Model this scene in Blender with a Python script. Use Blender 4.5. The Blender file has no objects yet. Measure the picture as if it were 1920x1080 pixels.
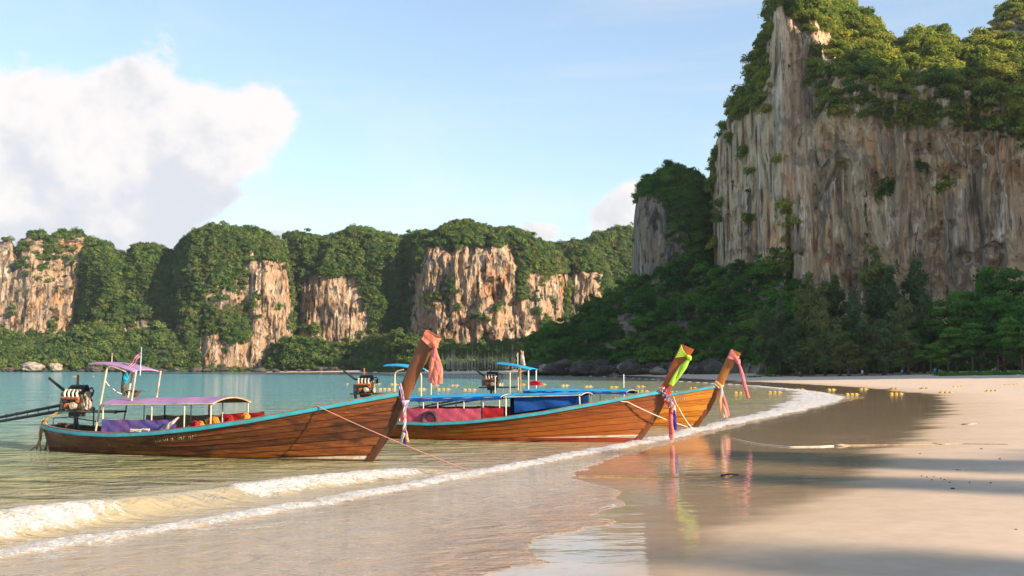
import bpy, math, random
import numpy as np
from mathutils import Vector, Matrix

sc = bpy.context.scene
COL = sc.collection
R = math.radians
random.seed(7)
RNG = np.random.default_rng(11)

# ------------------------------------------------------------------ camera
F = 1867.0            # focal length in pixels of the 1920 px wide frame (35 mm lens)
HY = 690.0            # image row of the horizon
CH = 2.3              # camera height above the sea
TILT = math.atan((HY - 540.0) / F)
camd = bpy.data.cameras.new('camera'); camd.sensor_width = 36.0; camd.lens = F / 1920.0 * 36.0
camd.clip_start = 0.1; camd.clip_end = 6000.0
cam = bpy.data.objects.new('camera', camd); COL.objects.link(cam)
cam.location = (0, 0, CH); cam.rotation_euler = (math.pi / 2 + TILT, 0, 0)
sc.camera = cam

# ------------------------------------------------------------------ light
SUN_EL = R(20.0); SUN_AZ = R(34.0)      # azimuth: degrees behind the right-hand side of the view
SDIR = Vector((math.cos(SUN_EL) * math.cos(SUN_AZ), -math.cos(SUN_EL) * math.sin(SUN_AZ), math.sin(SUN_EL)))
sund = bpy.data.lights.new('sun', 'SUN'); sund.energy = 3.7; sund.angle = R(0.6); sund.color = (1.0, 0.80, 0.58)
sun = bpy.data.objects.new('sun', sund); COL.objects.link(sun)
sun.rotation_euler = SDIR.to_track_quat('Z', 'Y').to_euler()
sc.view_settings.view_transform = 'Standard'; sc.view_settings.look = 'None'
sc.view_settings.exposure = 1.70; sc.view_settings.gamma = 1.0
sc.cycles.use_denoising = True; sc.cycles.denoising_prefilter = 'ACCURATE'; sc.cycles.adaptive_threshold = 0.01
sc.cycles.max_bounces = 6; sc.cycles.diffuse_bounces = 3; sc.cycles.glossy_bounces = 3
sc.cycles.transmission_bounces = 4; sc.cycles.transparent_max_bounces = 8
sc.cycles.caustics_reflective = False; sc.cycles.caustics_refractive = False


class NT:
    """small helper for node trees"""
    def __init__(s, tree):
        s.t = tree; s.n = tree.nodes; s.l = tree.links
    def new(s, typ, **kw):
        nd = s.n.new(typ)
        for k, v in kw.items(): setattr(nd, k, v)
        return nd
    def put(s, sock, v):
        if v is None: return
        if isinstance(v, bpy.types.NodeSocket): s.l.new(v, sock)
        else:
            if hasattr(sock, 'default_value'):
                if sock.type == 'RGBA' and len(v) == 3: v = (*v, 1.0)
                sock.default_value = v
    def math(s, op, a, b=None, c=None, clamp=False):
        nd = s.new('ShaderNodeMath', operation=op); nd.use_clamp = clamp
        s.put(nd.inputs[0], a); s.put(nd.inputs[1], b)
        if c is not None: s.put(nd.inputs[2], c)
        return nd.outputs[0]
    def vmath(s, op, a, b=None):
        nd = s.new('ShaderNodeVectorMath', operation=op)
        s.put(nd.inputs[0], a); s.put(nd.inputs[1], b)
        return nd.outputs['Value'] if op in ('DOT_PRODUCT', 'LENGTH', 'DISTANCE') else nd.outputs[0]
    def noise(s, vec, scale=1.0, detail=4.0, rough=0.55, dist=0.0, col=False):
        nd = s.new('ShaderNodeTexNoise'); s.put(nd.inputs['Vector'], vec)
        nd.inputs['Scale'].default_value = scale; nd.inputs['Detail'].default_value = detail
        nd.inputs['Roughness'].default_value = rough; nd.inputs['Distortion'].default_value = dist
        return nd.outputs['Color'] if col else nd.outputs['Fac']
    def ss(s, v, a, b, lo=0.0, hi=1.0):
        nd = s.new('ShaderNodeMapRange', interpolation_type='SMOOTHSTEP')
        s.put(nd.inputs['Value'], v); s.put(nd.inputs['From Min'], a); s.put(nd.inputs['From Max'], b)
        s.put(nd.inputs['To Min'], lo); s.put(nd.inputs['To Max'], hi)
        return nd.outputs[0]
    def mix(s, f, a, b, blend='MIX'):
        nd = s.new('ShaderNodeMix', data_type='RGBA', blend_type=blend)
        s.put(nd.inputs[0], f); s.put(nd.inputs[6], a); s.put(nd.inputs[7], b)
        return nd.outputs[2]
    def ramp(s, v, stops):
        nd = s.new('ShaderNodeValToRGB'); s.put(nd.inputs[0], v)
        e = nd.color_ramp.elements
        while len(e) > 1: e.remove(e[-1])
        e[0].position = stops[0][0]; e[0].color = (*stops[0][1], 1)
        for p, c in stops[1:]:
            x = e.new(p); x.color = (*c, 1)
        return nd.outputs[0]
    def scale(s, vec, xyz):
        return s.vmath('MULTIPLY', vec, xyz)
    def pos(s):
        return s.new('ShaderNodeNewGeometry').outputs['Position']
    def attr(s, name):
        return s.new('ShaderNodeAttribute', attribute_name=name)
    def bump(s, h, strength=0.5, dist=0.1, normal=None):
        nd = s.new('ShaderNodeBump'); s.put(nd.inputs['Height'], h)
        nd.inputs['Strength'].default_value = strength; nd.inputs['Distance'].default_value = dist
        if normal is not None: s.put(nd.inputs['Normal'], normal)
        return nd.outputs[0]


def pix_dir(px, py):
    c, s_ = math.cos(TILT), math.sin(TILT)
    a = (px - 960.0) / F; b = (540.0 - py) / F
    return Vector((a, c - s_ * b, s_ + c * b))
def at(px, py, D):
    """world point seen at pixel (1920x1080 frame) at depth D"""
    d = pix_dir(px, py); return Vector((0, 0, CH)) + d * (D / d.y)
def on_plane(px, py, z=0.0):
    d = pix_dir(px, py); return Vector((0, 0, CH)) + d * ((z - CH) / d.z)

# ------------------------------------------------------------------ world: sky and clouds
W = bpy.data.worlds.new('World'); sc.world = W; W.use_nodes = True
SKY_STRENGTH = 0.108
def build_world():
    t = NT(W.node_tree); t.n.clear()
    grp = bpy.data.node_groups.new('cloud_field', 'ShaderNodeTree')
    grp.interface.new_socket('Vector', in_out='INPUT', socket_type='NodeSocketVector')
    grp.interface.new_socket('Value', in_out='OUTPUT', socket_type='NodeSocketFloat')
    g = NT(grp); gi = g.new('NodeGroupInput'); go = g.new('NodeGroupOutput')
    vec = g.vmath('NORMALIZE', gi.outputs[0])
    sep = g.new('ShaderNodeSeparateXYZ'); g.put(sep.inputs[0], vec)
    az = g.math('ARCTAN2', sep.outputs[0], sep.outputs[1]); el = g.math('ARCSINE', sep.outputs[2])
    n1 = g.noise(g.scale(vec, (1, 1, 1.5)), 6.0, 5, 0.6, 0.25)
    n2 = g.noise(g.scale(vec, (1, 1, 1.3)), 26.0, 4, 0.62)
    total = None
    def px2a(px, py):
        d = pix_dir(px, py).normalized(); return math.atan2(d.x, d.y), math.asin(d.z)
    blobs = [(40, 250, 105, 75, 1.0), (165, 240, 110, 95, 1.1), (265, 170, 80, 80, 0.85), (320, 260, 130, 80, 1.1), (440, 245, 80, 75, 1.0),
             (505, 195, 52, 48, 0.95), (250, 345, 160, 62, 0.95), (90, 355, 170, 60, 0.9), (320, 372, 100, 40, 0.7), (-120, 230, 140, 120, 1.0),
             (-60, 430, 300, 45, 0.75), (150, 445, 220, 34, 0.5),
             (1190, 375, 55, 40, 1.1), (1150, 415, 62, 30, 0.9), (1020, 432, 42, 28, 1.0), (985, 450, 42, 22, 0.7), (520, 440, 32, 16, 0.65),
             (1300, 420, 120, 40, .9), (1990, 10, 110, 60, .55)]
    B = []
    for px, py, rx, ry, w in blobs:
        a, e = px2a(px, py); B.append((a, e, rx / F, ry / F, w))
    for azd, eld, ra, re, w in [(-60, 9, .2, .07, 1), (75, 11, .2, .06, .9), (125, 13, .25, .08, 1), (-130, 11, .3, .08, 1)]:
        B.append((R(azd), R(eld), ra, re, w))
    for a, e, ra, re, w in B:
        dx = g.math('MULTIPLY', g.math('SUBTRACT', az, a), 1 / ra); dy = g.math('MULTIPLY', g.math('SUBTRACT', el, e), 1 / re)
        q = g.math('ADD', g.math('MULTIPLY', dx, dx), g.math('MULTIPLY', dy, dy))
        v = g.math('MULTIPLY', g.math('EXPONENT', g.math('MULTIPLY', q, -1.0)), w)
        total = v if total is None else g.math('ADD', total, v)
    f = g.math('ADD', g.math('MINIMUM', total, 1.25), g.math('MULTIPLY', g.math('SUBTRACT', n1, 0.5), 1.9))
    f = g.math('ADD', f, g.math('MULTIPLY', g.math('SUBTRACT', n2, 0.5), 1.4))
    g.l.new(f, go.inputs[0])

    tc = t.new('ShaderNodeTexCoord'); d = tc.outputs['Generated']
    def field(v):
        nd = t.new('ShaderNodeGroup'); nd.node_tree = grp; t.put(nd.inputs[0], v); return nd.outputs[0]
    f0 = field(d)
    mask = t.ss(f0, 0.40, 0.88)
    sepd = t.new('ShaderNodeSeparateXYZ'); t.put(sepd.inputs[0], d)
    puff = t.noise(t.vmath('ADD', d, (0.3, 0.2, 0.12)), 9.0, 4, 0.6)
    lit = t.math('ADD', t.math('MULTIPLY', sepd.outputs[2], 2.2), t.math('MULTIPLY', puff, 1.15))
    lit = t.math('SUBTRACT', lit, t.math('MULTIPLY', f0, 0.22))
    rel = t.math('SUBTRACT', t.noise(t.vmath('ADD', d, (0.022, -0.012, 0.024)), 13.0, 4, 0.6), t.noise(d, 13.0, 4, 0.6))
    lit = t.math('SUBTRACT', lit, t.math('MULTIPLY', rel, 1.3))
    shade = t.ss(lit, 0.44, 0.98)
    ccol = t.mix(shade, (0.238, 0.243, 0.262), (0.320, 0.303, 0.296))
    sky = t.new('ShaderNodeTexSky', sky_type='NISHITA'); sky.sun_disc = False
    sky.sun_elevation = SUN_EL; sky.sun_rotation = math.atan2(SDIR.x, SDIR.y)
    sky.air_density = 1.0; sky.dust_density = 0.2; sky.ozone_density = 2.0
    # high thin veil
    veil = t.noise(t.scale(d, (1.0, 1.0, 5.0)), 2.2, 6, 0.6, 0.8)
    vf = t.math('MULTIPLY', t.ss(veil, 0.42, 0.75), 0.30)
    bsky = t.new('ShaderNodeBackground'); gm = t.new('ShaderNodeGamma'); t.put(gm.inputs[0], sky.outputs[0]); gm.inputs[1].default_value = 0.75
    t.put(bsky.inputs[0], gm.outputs[0]); bsky.inputs[1].default_value = SKY_STRENGTH
    bcl = t.new('ShaderNodeBackground'); t.put(bcl.inputs[0], ccol); bcl.inputs[1].default_value = 1.0
    m = t.new('ShaderNodeMixShader')
    tot = t.math('MAXIMUM', t.math('MULTIPLY', mask, 0.97), vf)
    t.put(m.inputs[0], tot); t.l.new(bsky.outputs[0], m.inputs[1]); t.l.new(bcl.outputs[0], m.inputs[2])
    o = t.new('ShaderNodeOutputWorld'); t.l.new(m.outputs[0], o.inputs[0])
build_world()
W.cycles.sampling_method = 'MANUAL'; W.cycles.sample_map_resolution = 512

# ------------------------------------------------------------------ helpers
def tag(o, label=None, cat=None, group=None, kind=None):
    if label: o['label'] = label
    if cat: o['category'] = cat
    if group: o['group'] = group
    if kind: o['kind'] = kind
    return o
def empty(name, loc=(0, 0, 0), rz=0.0, ry=0.0):
    o = bpy.data.objects.new(name, None); COL.objects.link(o)
    o.location = loc; o.rotation_euler = (0, ry, rz); return o
def link(name, me, parent=None):
    o = bpy.data.objects.new(name, me); COL.objects.link(o)
    if parent is not None: o.parent = parent
    return o

ONES = ['', 'first', 'second', 'third', 'fourth', 'fifth', 'sixth', 'seventh', 'eighth', 'ninth', 'tenth', 'eleventh', 'twelfth', 'thirteenth', 'fourteenth', 'fifteenth', 'sixteenth', 'seventeenth', 'eighteenth', 'nineteenth']
TENS = {20: ('twenty', 'twentieth'), 30: ('thirty', 'thirtieth'), 40: ('forty', 'fortieth'), 50: ('fifty', 'fiftieth'), 60: ('sixty', 'sixtieth')}
def nth(i):
    """ordinal word, i counted from 1"""
    if i < 20: return ONES[i]
    a, b = i // 10 * 10, i % 10
    return TENS[a][1] if b == 0 else TENS[a][0] + '-' + ONES[b]

class MB:
    """collects shapes and links them as one mesh object"""
    def __init__(s): s.v = []; s.f = []; s.uv = None
    def add(s, V, Fs):
        k = len(s.v); s.v += [tuple(p) for p in V]; s.f += [tuple(i + k for i in q) for q in Fs]; return s
    def box(s, c, size, M=None):
        hx, hy, hz = size[0] / 2, size[1] / 2, size[2] / 2
        V = [Vector((x, y, z)) for x in (-hx, hx) for y in (-hy, hy) for z in (-hz, hz)]
        if M is not None: V = [M @ p for p in V]
        c = Vector(c); V = [p + c for p in V]
        return s.add(V, [(0, 1, 3, 2), (4, 6, 7, 5), (0, 4, 5, 1), (2, 3, 7, 6), (0, 2, 6, 4), (1, 5, 7, 3)])
    def tube(s, pts, r, n=8, cap=True, flat=1.0, up=None):
        pts = [Vector(p) for p in pts]; m = len(pts)
        rr = r if hasattr(r, '__len__') else [r] * m
        V = []; up = Vector(up) if up is not None else None
        for i, p in enumerate(pts):
            tdir = (pts[min(i + 1, m - 1)] - pts[max(i - 1, 0)]).normalized()
            if up is None:
                up = Vector((0, 0, 1)) if abs(tdir.z) < 0.9 else Vector((1, 0, 0))
            a = tdir.cross(up); a = a.normalized() if a.length > 1e-6 else Vector((0, 1, 0))
            b = a.cross(tdir).normalized(); up = b
            for k in range(n):
                an = 2 * math.pi * k / n
                V.append(p + a * (math.cos(an) * rr[i]) + b * (math.sin(an) * rr[i] * flat))
        Fs = [(i * n + k, i * n + (k + 1) % n, (i + 1) * n + (k + 1) % n, (i + 1) * n + k) for i in range(m - 1) for k in range(n)]
        if cap: Fs += [tuple(reversed(range(n))), tuple((m - 1) * n + k for k in range(n))]
        return s.add(V, Fs)
    def cyl(s, c, axis, r, h, n=16, r2=None):
        a = Vector(axis).normalized(); c = Vector(c)
        return s.tube([c - a * h / 2, c + a * h / 2], [r, r if r2 is None else r2], n)
    def ring(s, c, axis, R0, r, n=24, k=8, arc=(0, 2 * math.pi)):
        a = Vector(axis).normalized(); u = a.orthogonal().normalized(); w = a.cross(u)
        full = abs(arc[1] - arc[0] - 2 * math.pi) < 1e-6
        pts = [Vector(c) + (u * math.cos(t) + w * math.sin(t)) * R0 for t in np.linspace(arc[0], arc[1], n + 1)]
        return s.tube(pts, r, k, cap=not full)
    def grid(s, P, flip=False):
        m, n = len(P), len(P[0])
        V = [p for row in P for p in row]
        Fs = [(i * n + j, (i + 1) * n + j, (i + 1) * n + j + 1, i * n + j + 1) for i in range(m - 1) for j in range(n - 1)]
        if flip: Fs = [tuple(reversed(q)) for q in Fs]
        return s.add(V, Fs)
    def mesh(s, name, mat=None, smooth=True):
        me = bpy.data.meshes.new(name); me.from_pydata(s.v, [], s.f)
        if smooth: me.polygons.foreach_set('use_smooth', [True] * len(me.polygons))
        if mat is not None: me.materials.append(mat)
        me.update(); return me
    def build(s, name, mat, parent=None, smooth=True, sharp=40):
        me = s.mesh(name, mat, smooth)
        if smooth: me.set_sharp_from_angle(angle=R(sharp))
        return link(name, me, parent)

def np_mesh(name, V, Q, mat, smooth=True, attrs=None):
    """numpy quads (or tris) to a mesh"""
    me = bpy.data.meshes.new(name); nv = len(V); nf, k = Q.shape
    me.vertices.add(nv); me.vertices.foreach_set('co', np.ascontiguousarray(V, dtype=np.float32).ravel())
    me.loops.add(nf * k); me.loops.foreach_set('vertex_index', np.ascontiguousarray(Q, dtype=np.int32).ravel())
    me.polygons.add(nf); me.polygons.foreach_set('loop_start', np.arange(0, nf * k, k, dtype=np.int32))
    if smooth: me.polygons.foreach_set('use_smooth', np.ones(nf, dtype=bool))
    for an, av in (attrs or {}).items():
        a = me.attributes.new(an, 'FLOAT', 'POINT'); a.data.foreach_set('value', np.ascontiguousarray(av, dtype=np.float32).ravel())
    if mat is not None: me.materials.append(mat)
    me.update(calc_edges=True); me.validate(); return me

def _hash(ix, iy, iz, seed):
    h = (ix * 374761393 + iy * 668265263 + iz * 2147483647 + seed * 1274126177) & 0xffffffff
    h = ((h ^ (h >> 13)) * 1274126177) & 0xffffffff
    h = ((h ^ (h >> 16)) * 2246822519) & 0xffffffff
    return ((h ^ (h >> 15)) & 0xffff) / 65535.0
def vnoise(P, seed=0):
    P = np.asarray(P, dtype=np.float64); I = np.floor(P).astype(np.int64); f = P - I; f = f * f * (3 - 2 * f)
    r = 0
    for dx in (0, 1):
        wx = f[..., 0] if dx else 1 - f[..., 0]
        for dy in (0, 1):
            wy = f[..., 1] if dy else 1 - f[..., 1]
            for dz in (0, 1):
                wz = f[..., 2] if dz else 1 - f[..., 2]
                r = r + wx * wy * wz * _hash(I[..., 0] + dx, I[..., 1] + dy, I[..., 2] + dz, seed)
    return r * 2 - 1
def fbm(P, oct=4, seed=0, gain=0.5, lac=2.03):
    P = np.asarray(P, dtype=np.float64); a = 1.0; r = 0; s = 0
    for o in range(oct):
        r = r + a * vnoise(P, seed + o * 17); s += a; a *= gain; P = P * lac + 3.7
    return r / s
def sstep(x, a, b):
    t = np.clip((x - a) / (b - a), 0, 1); return t * t * (3 - 2 * t)
# ------------------------------------------------------------------ materials
M = {}
def mat(name):
    m = bpy.data.materials.new(name); m.use_nodes = True
    t = NT(m.node_tree); t.n.clear()
    o = t.new('ShaderNodeOutputMaterial'); p = t.new('ShaderNodeBsdfPrincipled'); t.l.new(p.outputs[0], o.inputs[0])
    M[name] = m; t.p = p; t.o = o
    return t
def pset(t, **kw):
    names = dict(base='Base Color', rough='Roughness', metal='Metallic', normal='Normal', spec='Specular IOR Level', ior='IOR',
                 coat='Coat Weight', coatr='Coat Roughness', coatn='Coat Normal', sss='Subsurface Weight', sheen='Sheen Weight', alpha='Alpha')
    for k, v in kw.items(): t.put(t.p.inputs[names[k]], v)
def plain(name, col, rough=0.6, var=0.25, scale=6.0, metal=0.0, bump=0.0, dirt=None):
    t = mat(name); ob = t.new('ShaderNodeTexCoord').outputs['Object']
    n = t.noise(ob, scale, 5, 0.6); c = t.mix(t.ss(n, 0.3, 0.7), tuple(x * (1 - var) for x in col), tuple(min(1, x * (1 + var * 0.6)) for x in col))
    if dirt: c = t.mix(t.ss(t.noise(ob, scale * 0.45, 6, 0.65), 0.5, 0.72), c, dirt)
    pset(t, base=c, rough=rough, metal=metal)
    if bump: pset(t, normal=t.bump(t.noise(ob, scale * 4, 4), bump, 0.01))
    return M[name]

def rock_mat(name, streak=0.06, fine=1.0, warm=1.0, gscale=1.0, holes=0.4, lum=1.0, tint=(1, 1, 1), stain=0.0):
    t = mat(name); p = t.pos()
    wob = t.vmath('ADD', p, t.vmath('MULTIPLY', t.noise(t.scale(p, (1, 1, 0.4)), 0.12 * gscale, 3, 0.6, col=True), (5.0, 5.0, 0.0)))
    st = t.scale(wob, (1.0, 1.0, streak))
    big = t.noise(t.scale(p, (1, 1, 0.35)), 0.035 * gscale, 4, 0.6)
    s1 = t.noise(st, 0.26 * fine, 5, 0.62); s2 = t.noise(st, 0.62 * fine, 5, 0.65); s3 = t.noise(t.vmath('ADD', st, (40, 7, 3)), 0.50 * fine, 5, 0.7)
    base = t.ramp(big, [(0.30, (0.34, 0.275, 0.215)), (0.44, (0.52, 0.375, 0.25)), (0.54, (0.56, 0.44, 0.32)), (0.70, (0.44, 0.375, 0.31))])
    org = t.mix(t.math('MULTIPLY', t.ss(t.noise(t.scale(p, (1, 1, 0.5)), 0.07 * gscale, 5, 0.65), 0.50, 0.68), warm), base, (0.58, 0.29, 0.12))
    if warm < 1: org = t.mix(1 - warm, org, (0.27, 0.25, 0.23))
    c = t.mix(t.math('MULTIPLY', t.ss(s1, 0.52, 0.64), 0.65), org, (0.22, 0.205, 0.195))
    c = t.mix(t.math('MULTIPLY', t.ss(s2, 0.57, 0.65), 0.9), c, (0.055, 0.052, 0.052))
    c = t.mix(t.math('MULTIPLY', t.ss(s3, 0.55, 0.65), 0.85), c, (0.74, 0.67, 0.58))
    if stain: c = t.mix(t.math('MULTIPLY', t.ss(t.noise(t.scale(wob, (1, 1, .16)), .085, 6, .62), .54, .64), stain), c, (0.105, 0.10, 0.10))
    if stain: c = t.mix(t.math('MULTIPLY', t.ss(t.noise(t.scale(t.vmath('ADD', wob, (70, 20, 9)), (1, 1, .14)), .12, 6, .62), .56, .66), stain * .8), c, (0.66, 0.57, 0.47))
    hl = t.noise(t.scale(p, (1, 1, 0.6)), 0.30 * gscale, 6, 0.7)
    c = t.mix(t.math('MULTIPLY', t.ss(hl, 0.54, 0.64), holes), c, (0.075, 0.066, 0.06))
    h = t.math('ADD', t.math('MULTIPLY', s2, 0.8), t.math('MULTIPLY', t.noise(t.scale(p, (1, 1, 0.45)), 0.55, 6, 0.65), 1.0))
    h = t.math('SUBTRACT', h, t.math('MULTIPLY', t.ss(hl, 0.52, 0.66), holes * 1.5))
    c = t.mix(1.0, c, tuple(lum * x for x in tint), 'MULTIPLY')
    pset(t, base=c, rough=0.92, spec=0.1, normal=t.bump(h, 1.0, 2.4))
    return M[name]
rock_mat('rock_main', fine=1.0, streak=.045, lum=1.42, tint=(1.0, .95, .89), holes=.25, stain=.6); rock_mat('rock_far', streak=0.30, fine=0.50, gscale=0.8, holes=0.85, lum=.72, tint=(1.0, .93, .86), warm=.9); rock_mat('rock_tower', warm=0.7, lum=.75, holes=.6)

def boulder_mat():
    t = mat('boulder'); p = t.pos(); n = t.noise(p, 0.35, 6, 0.65)
    oi = t.new('ShaderNodeObjectInfo').outputs['Color']
    c = t.mix(1.0, t.ramp(n, [(0.3, (0.10, 0.09, 0.08)), (0.5, (0.30, 0.26, 0.21)), (0.7, (0.55, 0.45, 0.34))]), oi, 'MULTIPLY')
    sep = t.new('ShaderNodeSeparateXYZ'); t.put(sep.inputs[0], p)
    c = t.mix(t.ss(sep.outputs[2], 1.4, 0.5), c, (0.035, 0.033, 0.03))
    pset(t, base=c, rough=0.85, normal=t.bump(t.noise(p, 1.2, 6, 0.7), 0.9, 0.8))
boulder_mat()

def leaf_mat(name, dark, light, yellow=None, trans=0.35):
    t = mat(name); p = t.pos()
    oi = t.new('ShaderNodeObjectInfo'); av = t.attr('shade').outputs['Fac']
    n = t.noise(p, 0.11, 4, 0.6); n2 = t.noise(p, 0.9, 2, 0.5)
    f = t.math('ADD', t.math('MULTIPLY', t.ss(n, 0.3, 0.7), 0.45), t.math('MULTIPLY', av, 0.4))
    f = t.math('ADD', f, t.math('MULTIPLY', t.math('SUBTRACT', n2, 0.5), 0.5))
    f = t.math('ADD', f, t.math('MULTIPLY', t.math('SUBTRACT', oi.outputs['Random'], 0.5), 0.95), clamp=True)
    c = t.mix(f, dark, light)
    c = t.mix(t.math('MULTIPLY', t.ss(t.math('FRACT', t.math('MULTIPLY', oi.outputs['Random'], 7.31)), 0.72, 0.95), 0.5), c, tuple(min(1, x) for x in (light[0] * 1.5, light[1] * 1.12, light[2] * .9)))
    if yellow: c = t.mix(t.math('MULTIPLY', t.ss(t.noise(t.vmath('ADD', p, (9, 4, 7)), 0.06, 4, 0.6), 0.53, 0.72), 0.75), c, yellow)
    d = t.new('ShaderNodeBsdfDiffuse'); t.put(d.inputs[0], c)
    tr = t.new('ShaderNodeBsdfTranslucent'); t.put(tr.inputs[0], t.mix(0.5, c, tuple(min(1, x * 1.6) for x in light)))
    m = t.new('ShaderNodeMixShader'); m.inputs[0].default_value = trans
    t.l.new(d.outputs[0], m.inputs[1]); t.l.new(tr.outputs[0], m.inputs[2])
    t.l.new(m.outputs[0], t.o.inputs[0])
leaf_mat('leaf_far', (0.047, 0.097, 0.035), (0.155, 0.223, 0.061), (0.203, 0.176, 0.074))
leaf_mat('leaf_cliff', (0.043, 0.099, 0.026), (0.275, 0.312, 0.051), (0.392, 0.290, 0.065))
leaf_mat('leaf_jungle', (0.030, 0.090, 0.020), (0.135, 0.270, 0.045))
leaf_mat('leaf_casuarina', (0.060, 0.112, 0.048), (0.195, 0.247, 0.093), (0.240, 0.217, 0.075))
leaf_mat('leaf_shrub', (0.036, 0.120, 0.014), (0.108, 0.288, 0.036))
leaf_mat('leaf_palm', (0.03, 0.06, 0.015), (0.10, 0.13, 0.035), (0.14, 0.12, 0.05))
plain('bark', (0.13, 0.095, 0.07), 0.9, 0.4, 1.2)
plain('bark_pale', (0.50, 0.45, 0.38), 0.9, 0.4, 0.8)
def soil_mat():
    t = mat('forest_floor'); p = t.pos(); n = t.noise(p, 0.25, 6, 0.7)
    pset(t, base=t.ramp(n, [(0.35, (0.012, 0.024, 0.008)), (0.6, (0.03, 0.06, 0.016)), (0.72, (0.07, 0.065, 0.03))]), rough=0.95, normal=t.bump(n, 1.0, 2.0))
soil_mat()

def sand_mat():
    t = mat('sand'); p = t.pos(); sh = t.attr('shore').outputs['Fac']
    big = t.noise(t.scale(p, (0.35, 1.0, 1)), 0.22, 5, 0.6)
    wob = t.math('ADD', sh, t.math('MULTIPLY', t.math('SUBTRACT', big, 0.5), 5.0))
    wet = t.ss(wob, 8.4, 6.4)
    damp = t.ss(wob, 12.0, 7.6)
    fine = t.noise(p, 55.0, 4, 0.7); mid = t.noise(p, 2.2, 6, 0.65); ft = t.noise(t.scale(p, (1, 1, 1)), 6.0, 3, 0.5)
    dry = t.mix(t.ss(mid, 0.3, 0.7), (0.56, 0.435, 0.325), (0.64, 0.50, 0.385))
    dry = t.mix(t.math('MULTIPLY', t.ss(fine, 0.58, 0.75), 0.35), dry, (0.30, 0.22, 0.15))
    dm = t.mix(t.ss(mid, 0.3, 0.7), (0.47, 0.355, 0.25), (0.53, 0.405, 0.29))
    c = t.mix(damp, dry, dm)
    wc = t.mix(t.ss(mid, 0.3, 0.7), (0.42, 0.28, 0.155), (0.48, 0.33, 0.19))
    c = t.mix(wet, c, wc)
    b = t.bump(t.math('ADD', t.math('MULTIPLY', fine, 0.3), t.math('MULTIPLY', ft, t.ss(sh, 8, 20, 0.12, 1.0))), 0.35, 0.03)
    pset(t, base=c, rough=t.ss(wet, 0, 1, 0.92, 0.45), spec=0.3, normal=b)
    rip = t.math('ADD', t.noise(t.scale(p, (0.55, 1.6, 1)), 2.6, 3, 0.5), t.math('MULTIPLY', t.noise(t.scale(p, (0.7, 1.5, 1)), 0.8, 3, 0.5), 2.0))
    pset(t, coat=t.math('MULTIPLY', t.ss(wet, 0.25, 1.0), t.ss(t.noise(t.scale(p, (0.3, 1, 1)), 0.5, 4, 0.6), 0.2, 0.5, 0.8, 1.0)), coatr=0.035,
         coatn=t.bump(rip, 0.17, 0.03))
    t.p.inputs['Coat IOR'].default_value = 1.36
sand_mat()

def sea_mat():
    t = mat('sea'); p = t.pos()
    sh = t.attr('shore').outputs['Fac']; foam = t.attr('foam').outputs['Fac']
    d = t.math('MULTIPLY', sh, -1.0)
    n = t.noise(t.scale(p, (0.4, 1, 1)), 0.25, 4, 0.6)
    dd = t.math('ADD', d, t.math('MULTIPLY', t.math('SUBTRACT', n, 0.5), 3.5))
    f = t.math('DIVIDE', t.ss(dd, -6.0, 64.0, 0, 1), 1.0)
    f = t.math('DIVIDE', t.math('ADD', dd, 6.0), 120.0, clamp=True)
    c = t.ramp(f, [(0.0, (0.34, 0.235, 0.145)), (0.05, (0.32, 0.255, 0.165)), (0.075, (0.27, 0.245, 0.155)), (0.11, (0.26, 0.24, 0.105)), (0.17, (0.22, 0.26, 0.155)), (0.25, (0.17, 0.30, 0.265)),
                   (0.42, (0.115, 0.30, 0.325)), (0.8, (0.10, 0.30, 0.36)), (1.0, (0.09, 0.28, 0.35))])
    r1 = t.noise(t.scale(p, (0.52, 1.0, 1)), 2.3, 4, 0.55, 0.5)
    r2 = t.noise(t.scale(p, (0.5, 1.0, 1)), 0.5, 3, 0.5, 0.3)
    r3 = t.noise(t.scale(p, (0.5, 1.2, 1)), 9.0, 3, 0.5)
    off = t.ss(sh, 0.3, -6.0, 0.0, 1.0)
    h = t.math('ADD', t.math('MULTIPLY', r1, t.ss(sh, 3.0, -10.0, 0.15, 0.40)), t.math('MULTIPLY', r2, t.math('MULTIPLY', off, 0.9)))
    h = t.math('ADD', h, t.math('MULTIPLY', r3, 0.028))
    nb = t.bump(h, 1.0, 1.0)
    # froth: white bubbles broken up by fine noise
    fz = t.noise(p, 16.0, 5, 0.7); fz2 = t.noise(t.scale(p, (0.6, 1, 1)), 4.0, 5, 0.65)
    fm = t.ss(t.math('ADD', foam, t.math('ADD', t.math('MULTIPLY', t.math('SUBTRACT', fz, 0.5), 1.3), t.math('MULTIPLY', t.math('SUBTRACT', fz2, 0.5), 1.5))), 0.36, 0.78)
    fm = t.math('MULTIPLY', fm, t.ss(foam, 0.02, 0.12))
    pset(t, base=c, rough=0.06, ior=1.33, normal=nb)
    p2 = t.new('ShaderNodeBsdfPrincipled')
    t.put(p2.inputs['Base Color'], t.mix(t.ss(t.math('ADD', t.math('MULTIPLY', fz, .6), t.math('MULTIPLY', fz2, .4)), 0.36, 0.60), (0.40, 0.40, 0.40), (0.72, 0.70, 0.68))); p2.inputs['Roughness'].default_value = 0.7
    t.put(p2.inputs['Normal'], t.bump(t.math('ADD', fz, fz2), 1.0, 0.10))
    m = t.new('ShaderNodeMixShader'); t.put(m.inputs[0], fm)
    t.l.new(t.p.outputs[0], m.inputs[1]); t.l.new(p2.outputs[0], m.inputs[2]); t.l.new(m.outputs[0], t.o.inputs[0])
sea_mat()

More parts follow.
